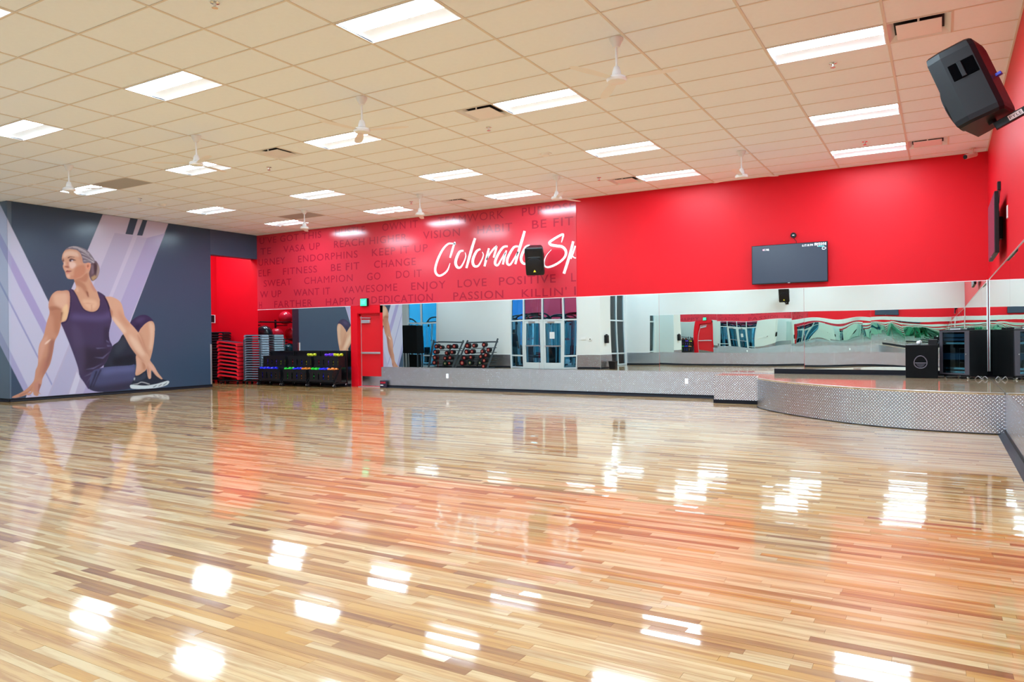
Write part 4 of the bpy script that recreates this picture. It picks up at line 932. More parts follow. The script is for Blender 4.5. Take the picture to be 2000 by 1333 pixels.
MB().bbox(-0.02, 0.02, 0.172, 0.215, 0.30, 0.325, 0.004).build('blue_plug', BLUEPL, s3)
b3 = thing('speaker_wall_mount', 'black wall arm with a white label carrying the nearest loudspeaker', 'bracket', (XR, -1.80, 3.14))
MB().box(-0.014, -0.0005, -0.1, 0.1, -0.12, 0.12).build('wall_plate', BLACKM, b3)
foot_ = S3R.to_matrix() @ Vector((0, 0.02, -0.055)) + s3.location
A0, A1 = Vector((XR-0.015, -1.80, 3.14)), foot_
dv = (A0-A1); ln_ = dv.length; dv.normalize()
arm = MB().bbox(0, ln_, -0.02, 0.02, -0.03, 0.03, 0.004).build('arm', BLACKM, b3)
zx = Vector((0, 0, 1)); yv = zx.cross(dv).normalized(); zv = dv.cross(yv)
Mx = Matrix((dv, yv, zv)).transposed().to_4x4(); Mx.translation = A1 - Vector((XR, -1.80, 3.14)); arm.matrix_local = Mx
lb = MB().box(0.10, 0.20, -0.0215, -0.0202, -0.02, 0.02).build('label_plate', LABELW, arm)
textmesh('letter', 'PYLE', 0.108, 0.192, -0.012, 0.024, -0.0222, BLACK, arm, bold=0.0)

# ================================================================== STORAGE ALCOVE: BALL RACK
RX = -19.3
rk = thing('ball_rack', 'black three-tier exercise ball rack in the red alcove, seen in the mirror', 'rack', (RX, 4.75, 0))
RT = (0.80, 1.37, 1.96)
for i, z in enumerate(RT):
    for dx in (-0.2, 0.2): MB().cyl((dx, -1.15, z), (dx, 1.15, z), 0.018, n=8).build('rail', BLACKM, rk)
for yy in (-1.15, 0.0, 1.15):
    MB().beam((-0.36, yy, 0.0), (-0.36, yy, 2.05), 0.04, 0.06).build('post', BLACKM, rk)
    for z in RT: MB().beam((-0.37, yy, z-0.115), (0.22, yy, z-0.115), 0.03, 0.03).build('shelf_arm', BLACKM, rk)
    MB().beam((-0.37, yy, 0.025), (0.3, yy, 0.025), 0.05, 0.05).build('foot', BLACKM, rk)
def ball(x, yy, z, r, m_, label):
    o = MB().sphere((0, 0, 0), r, 28, 18).build('exercise_ball', m_, None, True); o.location = (x, yy, z); tag(o, label, 'ball', 'exercise balls in the alcove')
def seat(zr, r): return zr + math.sqrt((r+0.018)**2-0.2**2)
ball(RX, 4.62, seat(RT[2], 0.235), 0.235, REDBALL, 'red exercise ball alone on the top tier of the rack')
ball(RX, 5.55, seat(RT[1], 0.27), 0.27, BLKBALL, 'shiny black exercise ball at the left on the middle tier')
ball(RX, 5.02, seat(RT[1], 0.235), 0.235, REDBALL, 'red exercise ball beside the black one on the middle tier')
ball(RX, 4.32, seat(RT[1], 0.25), 0.25, REDBALL, 'red exercise ball at the right on the middle tier')
ball(RX, 4.47, seat(RT[0], 0.25), 0.25, TEALBALL, 'dark teal exercise ball on the lowest tier of the rack')
# wall panel in the alcove
wpn = thing('wall_control_panel', 'small black control panel with white edge on the alcove wall', 'control panel', (ALX, 6.85, 2.05))
MB().bbox(0.0005, 0.03, -0.09, 0.09, -0.13, 0.13, 0.004).build('backplate', WHITEPL, wpn); MB().box(0.0302, 0.034, -0.09, 0.05, -0.11, 0.12).build('face', BLACK, wpn)

# ================================================================== AEROBIC STEP STACKS ON CARTS
def step_mesh(w_, d_, h_, body):
    rim = MB(); a, b = w_/2, d_/2
    rim.prism([(-a, 0), (-a+0.05, 0), (-a+0.09, h_*0.55), (a-0.09, h_*0.55), (a-0.05, 0), (a, 0), (a-0.02, h_*0.9), (a-0.04, h_), (-a+0.04, h_), (-a+0.02, h_*0.9)],
              lambda x, z: (x, -b, z), lambda x, z: (x, b, z))
    top = MB().bbox(-a+0.05, a-0.05, -b+0.02, b-0.02, h_+0.0003, h_+0.012, 0.003)
    return rim.mesh('step_body', body), top.mesh('step_mat', STEPTOP)
def stack(x, yy, rz, n, pitch, z0, w_, d_, body, label, group, jitter, tilt=0.0):
    mb_, mt_ = step_mesh(w_, d_, pitch-0.014, body)
    for i in range(n):
        ty = tilt
        r = thing('aerobic_step', label.format(ORD[n-1-i]), 'aerobic step', (x+random.uniform(-1, 1)*jitter, yy+random.uniform(-1, 1)*jitter*0.5, z0+i*pitch*(1.0 if tilt == 0 else 1.06)+(0.05 if tilt else 0)), (0, ty, rz+random.uniform(-1, 1)*jitter*1.2), group)
        for q, nmn in ((mb_, 'step_body'), (mt_, 'step_mat')):
            o = bpy.data.objects.new(nmn, q); C.objects.link(o); o.parent = r
def cart(x, yy, rz, w_, d_, h_, label, frame=True):
    r = thing('step_cart', label, 'cart', (x, yy, 0), (0, 0, rz), 'rolling step carts')
    MB().box(-w_/2, w_/2, -d_/2, d_/2, 0.10, 0.13).build('platform', BLACKM, r)
    for sx in (-1, 1):
        if frame: MB().beam((sx*(w_/2-0.02), -d_/2-0.02, 0.11), (sx*(w_/2-0.02), -d_/2-0.02, h_), 0.022, 0.03).build('upright', SLATE, r)
        for sy in (-1, 1):
            cs = MB().cyl((sx*(w_/2-0.06)-0.012, sy*(d_/2-0.05), 0.045), (sx*(w_/2-0.06)+0.012, sy*(d_/2-0.05), 0.045), 0.045, n=14).build('caster', BLACK, r)
            MB().beam((sx*(w_/2-0.06), sy*(d_/2-0.05), 0.05), (sx*(w_/2-0.06), sy*(d_/2-0.05), 0.1), 0.04, 0.03).build('fork', CHROME, cs)
    if frame: MB().beam((-w_/2, -d_/2-0.02, h_), (w_/2, -d_/2-0.02, h_), 0.022, 0.03).build('handle_bar', SLATE, r)
RZ = math.radians(12)
cart(-18.48, 6.50, RZ, 0.74, 0.38, 1.33, 'rolling cart under the red aerobic steps', False)
stack(-18.48, 6.50, RZ, 10, 0.108, 0.131, 0.80, 0.40, STEPRED, 'red aerobic step with dark top, {} from the top of its stack', 'red aerobic steps', 0.02, math.radians(6))
cart(-19.28, 6.70, RZ, 0.50, 0.32, 1.45, 'rolling cart under the black steps at the alcove wall', False)
stack(-19.28, 6.70, RZ, 18, 0.083, 0.131, 0.56, 0.34, BLACK, 'black aerobic step, {} from the top of the stack by the alcove wall', 'black aerobic steps', 0.006)
cart(-17.58, 6.66, RZ, 0.62, 0.34, 1.36, 'rolling framed cart under the grey steps beside the red stack')
stack(-17.58, 6.68, RZ, 19, 0.073, 0.134, 0.68, 0.32, STEPGREY, 'grey aerobic step, {} from top of the stack beside the red steps', 'grey aerobic steps', 0.006)

# ================================================================== ROLLING BIN RACKS WITH HAND WEIGHTS
def dumb_mesh(m_, s=1.0):
    mb = MB()
    for sx in (-1, 1): mb.cyl((sx*0.045*s, 0, 0), (sx*0.105*s, 0, 0), 0.046*s, 0.040*s, n=6)
    mb.cyl((-0.05*s, 0, 0), (0.05*s, 0, 0), 0.017*s, n=8); return mb.mesh('dumbbell', m_)
DM = {n: dumb_mesh(m_) for n, m_ in (('violet', PURPLE), ('blue', BLUEN), ('green', GREENN), ('yellow', YELN), ('orange', ORN), ('crimson', REDN))}
def bin_(parent, x0, x1, y0, y1, z0, z1):
    r = MB().box(x0, x1, y0, y1, z0, z0+0.012).build('bin', BLACK, parent)
    MB().box(x0, x1, y1-0.008, y1, z0+0.012, z1).build('bin_back', BLACK, r)
    MB().box(x0, x0+0.008, y0, y1-0.008, z0+0.012, z1).build('bin_side', BLACK, r); MB().box(x1-0.008, x1, y0, y1-0.008, z0+0.012, z1).build('bin_side', BLACK, r)
    n = 5; wd = (x1-x0-0.016)/n; zw0, zw1 = z0+0.07, z1-0.10
    for i in range(n): MB().box(x0+0.008+i*wd+0.02, x0+0.008+(i+1)*wd-0.02, y0, y0+0.008, zw0, zw1).build('bin_slat', BLACK, r)
    MB().box(x0+0.008, x1-0.008, y0, y0+0.008, zw1, z1).build('bin_rim', BLACK, r); MB().box(x0+0.008, x1-0.008, y0, y0+0.008, z0+0.012, zw0).build('bin_rim', BLACK, r)
    return r
BINS = []
RKX = [(-17.12, -16.12), (-16.07, -15.07), (-15.02, -14.02)]
DY = 0.33
NAMES = ['left', 'middle', 'right']
for i, (x0, x1) in enumerate(RKX):
    r = thing('bin_rack', f'black rolling rack with two hand-weight bins, {NAMES[i]} of three', 'rack', (0, DY, 0), group='rolling bin racks')
    bin_(r, x0+0.03, x1-0.03, 5.98, 6.30, 0.16, 0.50); bin_(r, x0+0.03, x1-0.03, 6.18, 6.50, 0.56, 0.88)
    for x in (x0+0.012, x1-0.012):
        MB().beam((x, 5.96, 0.12), (x, 6.52, 0.12), 0.024, 0.04).build('base_rail', BLACKM, r); MB().beam((x, 6.50, 0.1), (x, 6.50, 1.0), 0.024, 0.04).build('upright', BLACKM, r); MB().beam((x, 6.0, 0.13), (x, 6.30, 0.6), 0.024, 0.03).build('brace', BLACKM, r)
        for yy in (6.0, 6.48):
            c_ = MB().cyl((x-0.014, yy, 0.045), (x+0.014, yy, 0.045), 0.045, n=14).build('caster', BLACK, r)
            MB().tube([(x, yy-0.05, 0.045), (x, yy-0.042, 0.075), (x, yy-0.01, 0.095), (x, yy+0.02, 0.098)], 0.008, 6).build('fender', CHROME, c_)
    MB().beam((x0, 6.50, 1.0), (x1, 6.50, 1.0), 0.03, 0.04).build('top_bar', BLACKM, r); MB().box(x0, x1, 6.02, 6.48, 0.125, 0.14).build('tray', BLACKM, r); MB().box(x0, x1, 6.505, 6.52, 0.55, 0.98).build('back_panel', BLACK, r)
FILL = {(0, 0): ['blue', 'orange'], (1, 0): ['green', 'blue', 'orange'], (2, 0): ['green', 'blue', 'orange'], (0, 1): ['violet', 'yellow'], (1, 1): ['crimson', 'blue', 'yellow'], (2, 1): ['crimson', 'violet', 'yellow']}
LAY = ['bottom', 'second', 'third', 'top']; KN_ = ['leftmost', 'middle', 'rightmost', 'far right']
for (i, tier), cols in FILL.items():
    x0, x1 = RKX[i][0]+0.06, RKX[i][1]-0.06; yc, zb = (6.14+DY, 0.173) if tier == 0 else (6.34+DY, 0.573)
    for L_ in range(4):
        n = 3
        for k in range(n):
            xx = x0+0.11+(x1-x0-0.22)*k/(n-1); cname = cols[min(len(cols)-1, int(k*len(cols)/n))]
            if L_ == 3 and (i, tier, k) in ((0, 0, 2), (0, 1, 0), (0, 1, 1), (0, 1, 2), (1, 1, 0), (1, 1, 1), (2, 1, 0)): continue
            for j, yy in enumerate((yc-0.085, yc+0.06)):
                if j == 1 and L_ < 2: continue
                o = bpy.data.objects.new('dumbbell', DM[cname]); C.objects.link(o); tp = L_ == 3
                o.location = (xx+random.uniform(-0.01, 0.01)*(2 if tp else 1), yy+random.uniform(-0.008, 0.008), zb+0.043+L_*0.094+(0.014 if tp else 0.0))
                o.rotation_euler = (random.uniform(0, 0.5), random.uniform(-0.12, 0.12) if tp else 0, random.uniform(-0.25, 0.25) if tp else random.uniform(-0.05, 0.05))
                tag(o, f'{cname} hand weight, {LAY[L_]} layer, {KN_[k]} {"front" if j == 0 else "back"}, {"upper" if tier else "lower"} bin of {NAMES[i]} rolling rack', 'dumbbell', 'coloured hand weights in the bins')

# ================================================================== SOUND GEAR ON THE STAGE
sw = thing('subwoofer', 'black subwoofer box with round emblem on the stage', 'subwoofer', (0.18, 6.42, DECK+0.001))
MB().bbox(-0.25, 0.25, -0.22, 0.24, 0.0, 0.58, 0.01).build('cabinet', BLACKSAT, sw)
MB().box(-0.25, 0.25, -0.22, 0.235, 0.581, 0.59).build('top_plate', BLACK, sw)
EMB = mat('emblem_grey', (0.12, 0.1, 0.13), 0.4, var=0.05)
q = [(0.1*math.cos(a)*(1-0.12*math.sin(a)), 0.285+0.11*math.sin(a)) for a in np.linspace(0, 2*math.pi, 30)]
eb = MB().tube([(a-0.015, -0.226, b) for a, b in q], 0.008, 6).build('emblem_ring', EMB, sw, True)
MB().tube([(-0.105, -0.226, 0.27), (0.075, -0.226, 0.27)], 0.006, 6).build('emblem_bar', EMB, eb)
MB().prism([(-0.09, 0.26), (0.06, 0.26), (0.03, 0.21), (-0.015, 0.19), (-0.06, 0.21)], lambda a, b: (a, -0.2245, b), lambda a, b: (a, -0.2215, b)).build('emblem_plate', mat('emblem_dark', (0.03, 0.03, 0.045), 0.3, var=0.05), eb)
o = MB().sphere((0, 0, 0), 0.035, 12, 8).build('pale_dome', WHITEPL, None, True); o.location = (0.13, 6.4, DECK+0.59+0.036); o.name = 'microphone_cover'; tag(o, 'small pale dome on top of the subwoofer', 'cover')
bx = thing('stacked_device', 'small black device on the subwoofer beside the cabinet', 'device', (0.35, 6.53, DECK+0.591))
MB().bbox(-0.07, 0.07, -0.09, 0.09, 0.0, 0.09, 0.004).build('case', BLACK, bx)
rc = thing('equipment_rack', 'black audio rack cabinet with glass door on casters', 'rack cabinet', (0.82, 6.47, DECK), (0, 0, math.radians(-33)))
a, b, z0, z1 = 0.26, 0.25, 0.075, 0.83
MB().box(-a, -a+0.015, -b, b, z0, z1).build('side_panel', BLACKM, rc); MB().box(a-0.015, a, -b, b, z0, z1).build('side_panel', BLACKM, rc)
MB().box(-a, a, b-0.012, b, z0, z1).build('back_panel', BLACKM, rc); MB().bbox(-a-0.01, a+0.01, -b-0.01, b, z1, z1+0.018, 0.004).build('top_panel', BLACKM, rc); MB().box(-a, a, -b, b, z0-0.015, z0).build('bottom_panel', BLACKM, rc)
GREYF = mat('rack_door_grey', (0.05, 0.045, 0.06), 0.35, var=0.1)
dr = MB().box(-a, -a+0.055, -b-0.02, -b, z0, z1).box(a-0.075, a, -b-0.02, -b, z0, z1).box(-a+0.055, a-0.075, -b-0.02, -b, z1-0.02, z1).box(-a+0.055, a-0.075, -b-0.02, -b, z0, z0+0.02).build('door', GREYF, rc)
MB().box(-a+0.055, a-0.075, -b-0.012, -b-0.008, z0+0.02, z1-0.02).build('door_glass', GLASS, dr); MB().cyl((a-0.045, -b-0.034, 0.43), (a-0.045, -b-0.02, 0.43), 0.012).build('lock', CHROME, dr)
UNIT = mat('rack_unit_face', (0.035, 0.05, 0.09), 0.3, metal=0.4, var=0.2)
for z, h_, m_ in ((0.10, 0.03, CHROME), (0.16, 0.035, CHROME), (0.33, 0.11, UNIT), (0.60, 0.03, CHROME), (0.66, 0.04, UNIT), (0.72, 0.06, UNIT)):
    MB().box(-a+0.02, a-0.02, -b+0.04, b-0.05, z, z+h_).build('rack_unit', m_, rc)
for sx in (-1, 1):
    for sy in (-1, 1):
        c_ = MB().cyl((sx*0.2-0.012, sy*0.19, 0.028), (sx*0.2+0.012, sy*0.19, 0.028), 0.028, n=12).build('caster', CHROME, rc); MB().beam((sx*0.2, sy*0.19, 0.03), (sx*0.2, sy*0.19, 0.06), 0.03, 0.03).build('fork', BLACK, c_)
mx = thing('mixer_panel', 'thin grey mixer lying on top of the rack cabinet', 'mixer', (0.82, 6.46, DECK+0.849), (0, 0, math.radians(-33)))
MB().bbox(-0.16, 0.02, -0.12, 0.1, 0.0, 0.025, 0.004).build('case', ALU, mx); MB().box(-0.15, 0.0, -0.11, -0.04, 0.0252, 0.04).build('knob_row', BLACK, mx)
o = MB().bbox(-0.06, 0.06, -0.05, 0.05, 0, 0.035, 0.01).build('small_receiver', BLACK); o.location = (0.93, 6.42, DECK+0.849); tag(o, 'small black receiver on the right of the cabinet top', 'receiver')
for k, (pts, lb) in enumerate((([(0.98, 6.2, 0), (1.02, 6.1, 0.05), (1.07, 6.06, 0.01), (1.1, 6.15, 0.0)], 'curled cable on the stage by the cabinet'), ([(1.08, 6.24, 0.0), (1.12, 6.16, 0.045), (1.155, 6.12, 0.01), (1.16, 6.2, 0.0)], 'curled cable on the stage by the mirrored corner'))):
    tag(MB().tube([tuple(p) for p in [(q[0], q[1], max(DECK+0.008, DECK+q[2]+0.006)) for q in catmull(pts, 6)]], 0.007, 6).build('coiled_cable', mat('grey_cable', (0.3, 0.28, 0.3), 0.5, var=0.1)), 'grey ' + lb, 'cable', 'cables on the stage')

# ================================================================== GLASS ENTRANCE (seen in the mirrors)
def storefront(name, label, x0, x1, yv, xs, zs, doors=()):
    """frame in the plane y = yv; xs vertical mullions, zs horizontal rails; doors = list of (x0, x1)"""
    r = thing(name, label, None); struct(r)
    y0, y1 = yv-0.05, yv+0.05; dm = [d for d in doors]
    for x in sorted(set([x0+0.03, x1-0.03] + list(xs))): MB().box(x-0.03, x+0.03, y0, y1, 0, SZ).build('mullion', STONE, r)
    bays = sorted([x0+0.03, x1-0.03] + list(xs))
    for a, b in zip(bays[:-1], bays[1:]):
        isd = any(abs(a-d0) < 0.05 and abs(b-d1) < 0.05 for d0, d1 in dm)
        zz = [0.04] + [z for z in zs if not (isd and z < 2.0)] + [SZ-0.03]
        for z in zz:
            if isd and z < 0.1: continue
            MB().box(a+0.03, b-0.03, y0+0.01, y1-0.01, z-0.03, z+0.03).build('rail', STONE, r)
        for z_a, z_b in zip(zz[:-1], zz[1:]):
            if isd and z_a < 0.1:
                d = MB().box(a+0.035, a+0.125, yv-0.025, yv+0.025, 0.01, z_b-0.035).box(b-0.125, b-0.035, yv-0.025, yv+0.025, 0.01, z_b-0.035).box(a+0.125, b-0.125, yv-0.025, yv+0.025, z_b-0.14, z_b-0.035).box(a+0.125, b-0.125, yv-0.025, yv+0.025, 0.01, 0.27).build('door_leaf', STONE, r)
                MB().box(a+0.125, b-0.125, yv-0.004, yv+0.004, 0.27, z_b-0.14).build('pane', GLASS, d)
                MB().box(a+0.1, b-0.1, yv+0.03, yv+0.06, 0.95, 1.0).build('push_bar', ALU, d)
                MB().bbox(a+0.25, a+0.55, yv+0.03, yv+0.08, z_b-0.11, z_b-0.05, 0.005).build('door_closer', ALU, d)
            else:
                MB().box(a+0.03, b-0.03, yv-0.004, yv+0.004, z_a+0.03, z_b-0.03).build('pane', GLASS, r)
    return r
storefront('door_2', 'white framed glass entrance doors reflected in the mirror', SX0, SX1, YE-0.07, (-14.95, -14.03, -13.1), (0.55, 2.06), ((-14.95, -14.03), (-14.03, -13.1)))
storefront('window_1', 'tall white framed window beyond the weight racks', WX0, WX1, YE-0.07, (-20.4,), (0.55, 2.06))
sw_ = thing('window_2', 'tall narrow window on the side of the entrance', None, (XS-0.07, -6.1, 0), (0, 0, -math.pi/2)); struct(sw_)
for x in (0.03, 0.95, 1.9, 2.85, 3.77): MB().box(x-0.03, x+0.03, -0.05, 0.05, 0, SZ).build('mullion', STONE, sw_)
bays = [0.03, 0.95, 1.9, 2.85, 3.77]
for a, b in zip(bays[:-1], bays[1:]):
    zz = [0.04, 0.55, 2.06, SZ-0.03]
    for z in zz: MB().box(a+0.03, b-0.03, -0.04, 0.04, z-0.03, z+0.03).build('rail', STONE, sw_)
    for z_a, z_b in zip(zz[:-1], zz[1:]): MB().box(a+0.03, b-0.03, -0.004, 0.004, z_a+0.03, z_b-0.03).build('pane', GLASS, sw_)
tag(MB().box(-13.72, -13.5, YE-0.063, YE-0.0615, 1.28, 1.56).build('paper_notice', PAPER), 'white paper notice taped on the glass entrance door', 'notice')
# column fittings
dp = thing('wall_dispenser', 'black dispenser on the white column by the entrance', 'dispenser', (-11.394, -5.15, 1.22))
MB().bbox(0.0005, 0.12, -0.12, 0.12, -0.17, 0.16, 0.02).build('body', BLACK, dp); MB().bbox(0.03, 0.1, -0.05, 0.05, 0.161, 0.2, 0.01).build('cap', BLACK, dp)
tb = thing('waste_bin', 'black waste bin on floor beside the white column', 'bin', (-11.15, -5.25, 0))
MB().prism([(-0.14, -0.14), (0.14, -0.14), (0.14, 0.14), (-0.14, 0.14)], lambda a, b: (a*0.85, b*0.85, 0.0), lambda a, b: (a, b, 0.30)).build('body', BLACK, tb); MB().box(-0.15, 0.15, -0.15, 0.15, 0.301, 0.32).build('rim', BLACK, tb)
fa_ = thing('wall_call_point', 'small white round call point on the white column', 'call point', (-11.85, YE+0.006, 1.22))
MB().cyl((0, 0, 0), (0, 0.02, 0), 0.07, n=18).build('plate', WHITEPL, fa_); MB().cyl((0, 0.021, 0), (0, 0.03, 0), 0.025, n=12).build('button', BLACK, fa_)
ss_ = MB().bbox(-12.3, -12.05, YE+0.006, YE+0.02, 1.2, 1.32, 0.003).build('light_switches', WHITEPL); tag(ss_, 'white light switches on the white column', 'switch plate')

# ---- weight racks against the white wall, seen in the mirror
def vmir(px, py, yv): return pix(px, py, 1, 2*YW-yv)
ZR = lambda x, yy: (780+x/8.696, 580+yy/8.696)
WY = -3.75
def weight_rack(label, posts, bars, discs, lab2):
    P0 = vmir(*ZR(*posts[0][1]), WY); r = thing('weight_rack', label, 'rack', (P0[0], WY-0.35, 0), group='inclined weight racks')
    L_ = lambda q, dy=0.0: (q[0]-P0[0], 0.35+dy, max(0.02, q[2]))
    for top, bot in posts:
        A, B = vmir(*ZR(*top), WY), vmir(*ZR(*bot), WY)
        d = (A-B)/(A[2]-B[2]); B = B-d*(B[2]-0.02)
        MB().beam(L_(B), L_(A, -0.3), 0.06, 0.07).build('post', SLATE, r)
        MB().beam((B[0]-P0[0], 0.40, 0.03), (B[0]-P0[0], -0.25, 0.03), 0.06, 0.05).build('foot', SLATE, r)
    for top, bot, wd in bars:
        A, B = vmir(*ZR(*top), WY), vmir(*ZR(*bot), WY); d = (A-B)/(A[2]-B[2]); B = B-d*(B[2]-0.1)
        MB().beam(L_(B, -0.1), L_(A, -0.36), wd, 0.03).build('dark_panel', BLACKM, r)
    A, B = vmir(*ZR(*posts[0][0]), WY), vmir(*ZR(*posts[-1][0]), WY)
    MB().beam((A[0]-P0[0], 0.05, A[2]-0.1), (B[0]-P0[0], 0.05, A[2]-0.1), 0.05, 0.06).build('top_beam', SLATE, r)
    zs_ = sorted({round(vmir(*ZR(x, yy), WY)[2], 1) for x, yy, rr, c in discs})
    for z in zs_: MB().beam((A[0]-P0[0]+0.05-0.3*(A[2]-z)/1.3*0, 0.1, z-0.11), (B[0]-P0[0]-0.05, 0.1, z-0.11), 0.04, 0.03).build('shelf_bar', SLATE, r)
    for k, (x, yy, rr, c) in enumerate(discs):
        q = vmir(*ZR(x, yy), WY); R_ = rr/8.696*30.5/FPX
        w_ = thing('round_weight', lab2.format(ORD[k]), 'weight', (q[0], WY+0.02, max(R_+0.01, q[2])), group='round weights on the racks')
        MB().cyl((0, -0.12, 0), (0, 0.05, 0), R_, n=20).build('drum', BLACK, w_, True)
        cp = MB().cyl((0, 0.0502, 0), (0, 0.056, 0), R_*0.62, n=18).build('end_cap', c, w_, True); MB().cyl((0, 0.0562, 0), (0, 0.06, 0), R_*0.3, n=14).build('centre_disc', TAN, cp)
G_ = mat('weight_cap_green', (0.02, 0.1, 0.05), 0.4, var=0.1)
weight_rack('dark inclined weight rack nearer the entrance doors', [((1095, 735), (950, 1190)), ((1610, 710), (1500, 1190))], [((1360, 830), (1290, 1190), 0.18)],
    [(1165,825,48,CAPRED),(1275,825,40,CAPRED),(1440,815,42,CAPRED),(1518,905,42,CAPRED),(1150,930,45,CAPRED),(1243,925,42,CAPRED),(1415,925,38,CAPRED),(1478,992,42,CAPRED),(1112,1035,45,CAPRED),(1222,1022,42,CAPRED),(1392,1015,40,CAPRED),(1452,1082,42,CAPRED),(1075,1122,55,CAPRED),(1207,1118,52,G_),(1380,1120,40,G_),(1442,1185,42,CAPRED)], 'black round weight, {} from top left on the rack by the doors')
weight_rack('dark inclined weight rack beside the tall window', [((545, 735), (520, 1190)), ((1025, 735), (900, 1190))], [((800, 860), (720, 1190), 0.16)],
    [(662,840,40,CAPRED),(728,862,36,CAPRED),(852,850,40,CAPRED),(948,840,45,CAPRED),(645,935,42,CAPRED),(822,955,38,CAPRED),(910,940,40,CAPRED),(640,1030,45,CAPRED),(797,1042,38,CAPRED),(877,1035,42,CAPRED),(632,1115,45,CAPRED),(800,1130,45,G_),(868,1128,34,CAPRED)], 'black round weight, {} from top left on the rack by the window')
cb = thing('covered_rack', 'tall rack under a black fabric cover, reflected left of the weights', 'covered rack', (-20.35, -3.9, 0))
MB().prism([(-0.5, 0.28), (0.42, 0.28), (0.42, -0.28), (-0.5, -0.28)], lambda a, b: (a*1.04, b, 0.66), lambda a, b: (a*0.96, b*0.85, 1.94)).build('fabric_cover', BLACKSAT, cb)
for x in (-0.44, -0.25, 0.38): MB().beam((x, 0.2, 0.0), (x, 0.2, 0.66), 0.05, 0.05).build('leg', SLATE, cb)
for x in (-0.44, 0.38): MB().beam((x, -0.2, 0.0), (x, -0.2, 0.66), 0.05, 0.05).build('leg', SLATE, cb)
MB().box(-0.2, 0.3, -0.2, 0.15, 0.03, 0.60).build('lower_case', BLACKSAT, cb)

# ================================================================== THE GYM BEYOND THE GLASS
GY = -17.0
gf = MB().box(-27, XS-0.15, GY, YE-0.15, -0.12, -0.004).build('floor_gym', GYMFLOOR); struct(gf, 'dark rubber floor of the gym beyond the glass')
gw = MB().box(-27, -22.0, GY-0.15, GY, 0, 6); struct(gw.build('wall_gym_blue', GYMBLUE), 'blue far wall of the gym')
struct(MB().box(-22.0, XS, GY-0.15, GY, 0, 2.42).build('wall_gym_lower', mat('gym_dark_teal', (0.02, 0.1, 0.13), 0.5, var=0.3, vscale=3)), 'dark teal lower part of the far gym wall')
struct(MB().box(-22.0, XS, GY-0.15, GY, 2.42, 6).build('wall_gym_red', GYMRED), 'red far wall of the gym')
struct(MB().box(-27.15, -27, GY-0.15, YE, 0, 6).build('wall_gym_end', GYMTEAL), 'teal end wall of the gym')
struct(MB().box(XS-0.15, XS, GY, YF-0.15, 0, 6).build('wall_gym_side', GYMTEAL), 'teal side wall of the gym')
struct(MB().box(-27.15, XS, GY-0.15, YE-0.15, 6.0, 6.15).build('ceiling_gym', mat('gym_ceiling_blue', (0.03, 0.1, 0.2), 0.8, var=0.2)), 'dark blue gym ceiling')
for i, gx in enumerate((-24.5, -20.5, -17.5, -14.5)):
    for j, gy in enumerate((-14.5, -11, -7.5)):
        r = thing('gym_ceiling_light', f'long bluish gym light, {ORD[i]} column from left, {ORD[j]} row from the far wall', 'ceiling light', (gx, gy, 5.5), group='gym ceiling lights')
        MB().box(-0.15, 0.15, -1.1, 1.1, 0.02, 0.1).build('housing', STONE, r); MB().box(-0.14, 0.14, -1.08, 1.08, 0.0, 0.019).build('lens', GYMLENS, r)
        for yy in (-0.8, 0.8): MB().cyl((0, yy, 0.1), (0, yy, 0.5), 0.008, n=6).build('hanger', STONE, r)
def machine(x, yy, rz, label):
    r = thing('cable_machine', label, 'gym machine', (x, yy, 0), (0, 0, rz), 'cable machines in the gym')
    MF = STONE if random.random() < 0.75 else SLATE
    for sx in (-1, 1):
        for sy in (-0.3, 0.3): MB().beam((sx*0.75, sy, 0.05), (sx*0.75, sy, 2.15), 0.07, 0.07).build('post', MF, r)
        MB().beam((sx*0.75, -0.5, 0.03), (sx*0.75, 0.5, 0.03), 0.08, 0.06).build('foot', SLATE, r)
        MB().box(sx*0.75-0.1, sx*0.75+0.1, -0.12, 0.12, 0.12, 0.9).build('weight_stack', BLACKM, r)
        for gx_ in (-0.06, 0.06): MB().cyl((sx*0.75+gx_, 0, 0.9), (sx*0.75+gx_, 0, 2.1), 0.012, n=8).build('guide_rod', CHROME, r)
        pl_ = MB().cyl((sx*0.62, -0.02, 2.0), (sx*0.62, 0.02, 2.0), 0.06, n=14).build('pulley', BLACK, r)
        MB().tube([(sx*0.58, 0, 2.0), (sx*0.5, -0.1, 1.3)], 0.006).build('cable', BLACK, r); MB().tube([(sx*0.5-0.07, -0.1, 1.22), (sx*0.5, -0.1, 1.3), (sx*0.5+0.07, -0.1, 1.22), (sx*0.5-0.07, -0.1, 1.22)], 0.014).build('grip', REDN, r)
    pts = [(-0.75, 0, 2.15), (-0.55, 0, 2.33), (-0.3, 0, 2.4), (0.3, 0, 2.4), (0.55, 0, 2.33), (0.75, 0, 2.15)]
    MB().tube(catmull(pts, 4), 0.04, 8).build('arched_top_bar', BLACKM, r); MB().beam((-0.75, 0, 2.16), (0.75, 0, 2.16), 0.06, 0.08).build('cross_beam', BLACKM, r)
    MB().bbox(-0.16, 0.16, -0.45, 0.35, 0.42, 0.5, 0.02).build('bench_pad', BLACK, r); MB().beam((0, -0.05, 0.0), (0, -0.05, 0.42), 0.1, 0.1).build('bench_post', MF, r)
